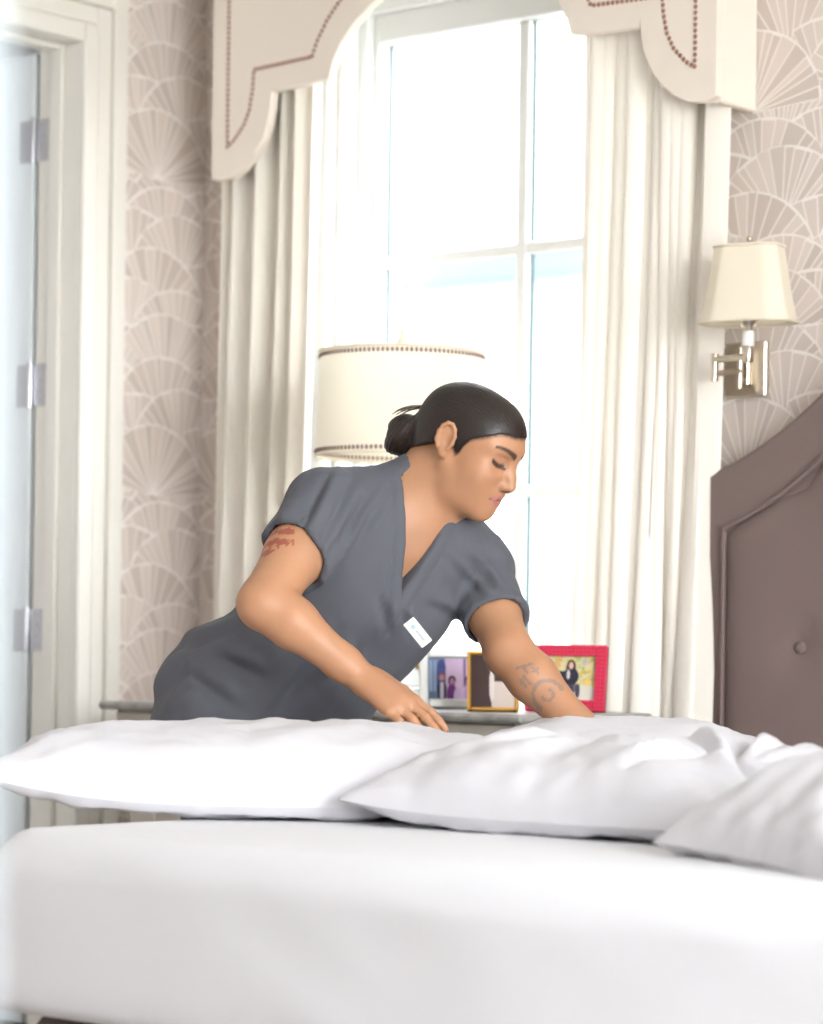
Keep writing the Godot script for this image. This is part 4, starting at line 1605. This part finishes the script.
	Hr.call_shape(func(p: Vector3) -> float:
		var q := hb.transposed() * (p - HC)
		return hairline(q), 0.003, 1)
	var bun := hp(-0.004, -0.046, -0.122)
	Hr.cap(hp(0, -0.020, -0.085), bun, 0.034, 0.028, 0.02)
	Hr.ell(bun, hb * Basis(Vector3.RIGHT, 0.35), V(0.039, 0.042, 0.037), 0.006)
	var strands := func(p: Vector3, _n: Vector3) -> float:
		var q := hb.transposed() * (p - HC)
		var qb := q - Vector3(-0.004, -0.046, -0.122)
		if qb.length() < 0.052:
			var an := atan2(qb.y, qb.x)
			return 0.0030 * sin(an * 2.0 + qb.length() * 40.0 + qb.z * 130.0) + 0.0008 * sin(qb.z * 900.0 + an * 5.0)
		var an2 := atan2(q.x, q.y + 0.01)
		return 0.00035 * sin(an2 * 90.0 + noise.get_noise_3dv(q * 30.0) * 4.0)
	var hair_col := func(p: Vector3) -> Color:
		var q := hb.transposed() * (p - HC)
		var qb := q - Vector3(-0.004, -0.046, -0.122)
		var an := atan2(q.x, q.y + 0.01)
		var w := 0.5 + 0.5 * sin(an * 120.0 + noise.get_noise_3dv(q * 40.0) * 5.0)
		var c := Color(0.010, 0.0065, 0.0055).lerp(Color(0.034, 0.021, 0.016), w * 0.7)
		if qb.length() < 0.054:
			c = c.lerp(Color(0.075, 0.038, 0.024), clampf(noise.get_noise_3dv(q * 45.0), 0.0, 1.0))
		return c
	g = G()
	Hr.net(g, V(-0.12, 1.14, -0.14), V(0.26, 1.43, 0.20), 0.0028, hair_col, strands)
	# a few loose wisps over the bun
	for k in 9:
		var a0 := hp(-0.020 + 0.006 * k, 0.020 + 0.002 * (k % 3), -0.096)
		var a1 := hp(-0.024 + 0.006 * k, 0.010 + 0.003 * (k % 4), -0.135)
		var a2 := hp(-0.022 + 0.005 * k, -0.020 + 0.004 * (k % 3), -0.158)
		var pts := PackedVector3Array()
		for j in 7:
			var e := j / 6.0
			pts.append(a0.lerp(a1, e).lerp(a1.lerp(a2, e), e))
		var k0 := g.v.size()
		g.tube(pts, PackedFloat32Array([0.0007]), 4)
		for j in range(k0, g.v.size()):
			g.c[j] = Color(0.07, 0.036, 0.022)
	obj("hair", g, mats.hair, who)

	# ---------- scrub top
	var C := Field.new()
	torso(C, 0.010, sid, fwd)
	C.ell(tp(0.70, 0, 0.010), tb, V(0.163, 0.170, 0.108), 0.05)
	C.ell(tp(0.66, -0.068, 0.078), tb, V(0.070, 0.075, 0.052), 0.07)
	C.ell(tp(0.66, 0.068, 0.078), tb, V(0.070, 0.075, 0.052), 0.07)
	C.ell(tp(0.36, 0.0, 0.022), tb, V(0.150, 0.17, 0.118), 0.08)
	C.cap(tp(0.60, 0.02, 0.060), tp(0.20, 0.03, 0.075), 0.085, 0.095, 0.07)
	C.ell(HIP + V(0, 0.0, 0), Basis(sid, Vector3.UP, fwd), V(0.190, 0.16, 0.165), 0.07)
	C.ell(HIP + V(0, -0.08, 0) - fwd * 0.01, Basis(sid, Vector3.UP, fwd), V(0.195, 0.11, 0.150), 0.05)
	C.cap(NECK + tb * V(-0.03, -0.028, -0.012), RS, 0.056, 0.062, 0.05)
	C.cap(NECK + tb * V(0.03, -0.028, -0.012), LS, 0.056, 0.058, 0.05)
	C.cap(RS, RS + rs_dir * 0.17, 0.066, 0.070, 0.020)
	C.cap(LS, LS + ls_dir * 0.19, 0.060, 0.063, 0.018)
	# hems cut square to the arms, sleeves open at the end
	var rh := RS + rs_dir * 0.128 + V(0.0, 0.0, 0.0)
	var lh := LS + ls_dir * 0.135
	C.call_shape(func(p: Vector3) -> float: return maxf((rh - p).dot((rs_dir + V(-0.10, 0.28, 0.0)).normalized()), (p - RS.lerp(RE, 0.75)).length() - 0.13), 0.004, 1)
	C.call_shape(func(p: Vector3) -> float: return maxf((lh - p).dot(ls_dir), (p - LS.lerp(LE, 0.9)).length() - 0.12), 0.004, 1)
	C.cap(rh - rs_dir * 0.03, rh + rs_dir * 0.06, 0.0545, 0.0565, 0.004, 1)
	C.cap(lh - ls_dir * 0.03, lh + ls_dir * 0.06, 0.049, 0.051, 0.004, 1)
	# neck hole and the V
	C.cap(NECK + tb * V(0, -0.030, 0.006), hp(0, -0.06, -0.045), 0.055, 0.055, 0.006, 1)
	var vb := V(-0.014, 0.988, 0.09)
	var vl := V(-0.012, 1.235, 0.09)
	var vr := V(0.104, 1.150, 0.09)
	var ex := tb.z
	var n1 := (vl - vb).cross(ex).normalized()
	var n2 := (vr - vb).cross(ex).normalized()
	if n1.dot(vr - vb) < 0.0:
		n1 = -n1
	if n2.dot(vl - vb) < 0.0:
		n2 = -n2
	C.call_shape(func(p: Vector3) -> float: return maxf(maxf(-(p - vb).dot(n1), -(p - vb).dot(n2)), -(p - tp(0.8, 0, 0.0)).dot(ex)), 0.006, 1)
	# creases in the cloth: two ends seen from the front, width, depth
	var creases := [
		[-0.145, 1.225, -0.200, 1.095, 0.010, 0.0050], [-0.105, 1.210, -0.165, 1.070, 0.010, 0.0055], [-0.070, 1.190, -0.145, 1.065, 0.009, 0.0050],
		[-0.045, 1.180, -0.120, 1.080, 0.012, 0.0040], [-0.345, 0.895, -0.255, 0.855, 0.012, 0.0070], [-0.425, 0.905, -0.330, 0.935, 0.012, 0.0060],
		[-0.400, 0.860, -0.300, 0.800, 0.016, 0.0070], [-0.020, 0.985, 0.000, 0.930, 0.009, 0.0060], [-0.060, 1.010, -0.035, 0.925, 0.014, 0.0045],
		[-0.140, 0.850, -0.085, 0.925, 0.012, 0.0060], [-0.200, 0.830, -0.120, 0.960, 0.016, 0.0050], [0.100, 1.080, 0.150, 1.020, 0.009, 0.0050],
		[0.060, 1.070, 0.135, 0.995, 0.011, 0.0045], [0.020, 0.990, 0.090, 0.965, 0.013, 0.0045], [-0.300, 0.960, -0.200, 0.905, 0.016, 0.0060],
		[-0.470, 0.800, -0.400, 0.900, 0.014, 0.0060], [-0.240, 0.800, -0.180, 0.880, 0.014, 0.0055], [-0.360, 0.960, -0.270, 1.010, 0.014, 0.0050]]
	var folds := func(p: Vector3, nn: Vector3) -> float:
		var q := tb.transposed() * (p - HIP)
		var d := noise.get_noise_3d(q.x * 8.0, q.y * 3.0, q.z * 8.0) * 0.007
		# drag lines from the right armpit across the ribs, and the slack at the waist
		var w := q.y * 0.8 + q.x * 0.9
		d += 0.0055 * sin(w * 42.0 + noise.get_noise_3dv(q * 5.0) * 3.0) * smoothstep(0.40, 0.10, q.y) * (0.4 + 0.6 * absf(noise.get_noise_3dv(q * 4.0 + Vector3.ONE)))
		# sleeve gathers run from the shoulder seam to the hem
		var a := (p - RS).dot(rs_dir)
		if a > -0.03 and (p - RS - rs_dir * a).length() < 0.085:
			var side := rs_dir.cross(Vector3.UP).normalized()
			var an := atan2((p - RS).dot(side), (p - RS).dot(side.cross(rs_dir)))
			d += 0.0030 * sin(an * 6.0 + a * 14.0) * smoothstep(-0.03, 0.05, a)
		# stitched edge of the neckband
		var dv := maxf(-(p - vb).dot(n1), -(p - vb).dot(n2))
		if absf(dv - 0.024) < 0.004 and (p - tp(0.8, 0, 0.02)).dot(ex) > 0.0:
			d -= 0.0022
		if nn.z > -0.2:
			for c in creases:
				var a2 := Vector2(c[0], c[1])
				var b2 := Vector2(c[2], c[3])
				var pp := Vector2(p.x, p.y) - a2
				var ba := b2 - a2
				var tt := clampf(pp.dot(ba) / ba.length_squared(), 0.0, 1.0)
				var off := pp - ba * tt
				if off.length() < c[4] * 3.5:
					var sg := off.dot(Vector2(-ba.y, ba.x).normalized()) / float(c[4])
					var fade := sin(PI * clampf(tt * 0.9 + 0.08, 0.0, 1.0)) * exp(-pow((off.length() - absf(sg) * c[4]) / c[4], 2.0))
					d += 1.5 * float(c[5]) * fade * (0.9 * exp(-pow(sg - 1.3, 2.0)) - exp(-sg * sg * 1.6))
		if nn.y < -0.8:
			d *= 0.4
		return d
	g = G()
	C.net(g, V(-0.56, 0.62, -0.42), V(0.26, 1.26, 0.33), 0.0060, null, folds)
	obj("scrub_top", g, mats.scrubs, who)
	# neckband stitched round the V
	# ---------- trousers and shoes
	var T := Field.new()
	T.ell(HIP + V(0, -0.06, 0), Basis(sid, Vector3.UP, fwd), V(0.180, 0.14, 0.135), 0.05)
	for q in kn:
		T.chain([q[0], q[1], q[2] + V(0, 0.03, 0)], [0.098, 0.080, 0.078], 0.03)
	g = G()
	T.net(g, V(-0.60, 0.04, -0.46), V(0.08, 0.80, 0.16), 0.014)
	obj("scrub_trousers", g, mats.scrubs, who)
	for q in kn:
		var S := Field.new()
		var a: Vector3 = q[2]
		S.chain([a + V(0, -0.035, 0) - fwd * 0.045, a + V(0, -0.040, 0) + fwd * 0.07, a + V(0, -0.048, 0) + fwd * 0.16], [0.046, 0.045, 0.036], 0.02)
		S.half(V(0, 0.001, 0), V(0, 1, 0), 0.004, 1)
		g = G()
		S.net(g, V(a.x - 0.2, -0.03, a.z - 0.2), V(a.x + 0.25, 0.16, a.z + 0.25), 0.01)
		obj("shoe", g, mats.dark, who)

	# ---------- badge pinned on the chest
	var bx := Transform3D(Basis(tb.z.cross(V(0.60, -0.80, 0.0)).normalized(), Vector3.ZERO, Vector3.ZERO), Vector3.ZERO)
	var bn := (tb.z * 0.8 + V(0.1, 0.0, 0.5)).normalized()
	var along := (V(0.62, -0.78, 0.0) - bn * bn.dot(V(0.62, -0.78, 0.0))).normalized()
	var up := bn.cross(along)
	bx = Transform3D(Basis(along, up, bn), BADGE)
	var im := Image.create(96, 40, false, Image.FORMAT_RGB8)
	im.fill(Color(0.95, 0.95, 0.97))
	dab(im, 20, 20, 8, 8, Color(0.66, 0.78, 0.80))
	for k in 9:
		im.fill_rect(Rect2i(38 + k * 5, 15 + (k % 2), 3, 9 - (k % 3)), Color(0.55, 0.56, 0.62))
	var gb := G()
	gb.xf = bx
	gb.box(V(-0.029, -0.0115, -0.002), V(0.029, 0.0115, 0.002), 0.0015)
	var badge := obj("name_badge", gb, mats.white_gloss, who)
	badge.set_meta("label", "small white name badge")
	gb = G()
	gb.xf = bx
	gb.grid(1, 1, func(a: float, b: float) -> Vector3: return V(lerpf(-0.027, 0.027, a), lerpf(0.010, -0.010, b), 0.0024), false, false, false)
	obj("badge_print", gb, print_material(im), badge)

const BADGE := Vector3(0.010, 0.940, 0.165)
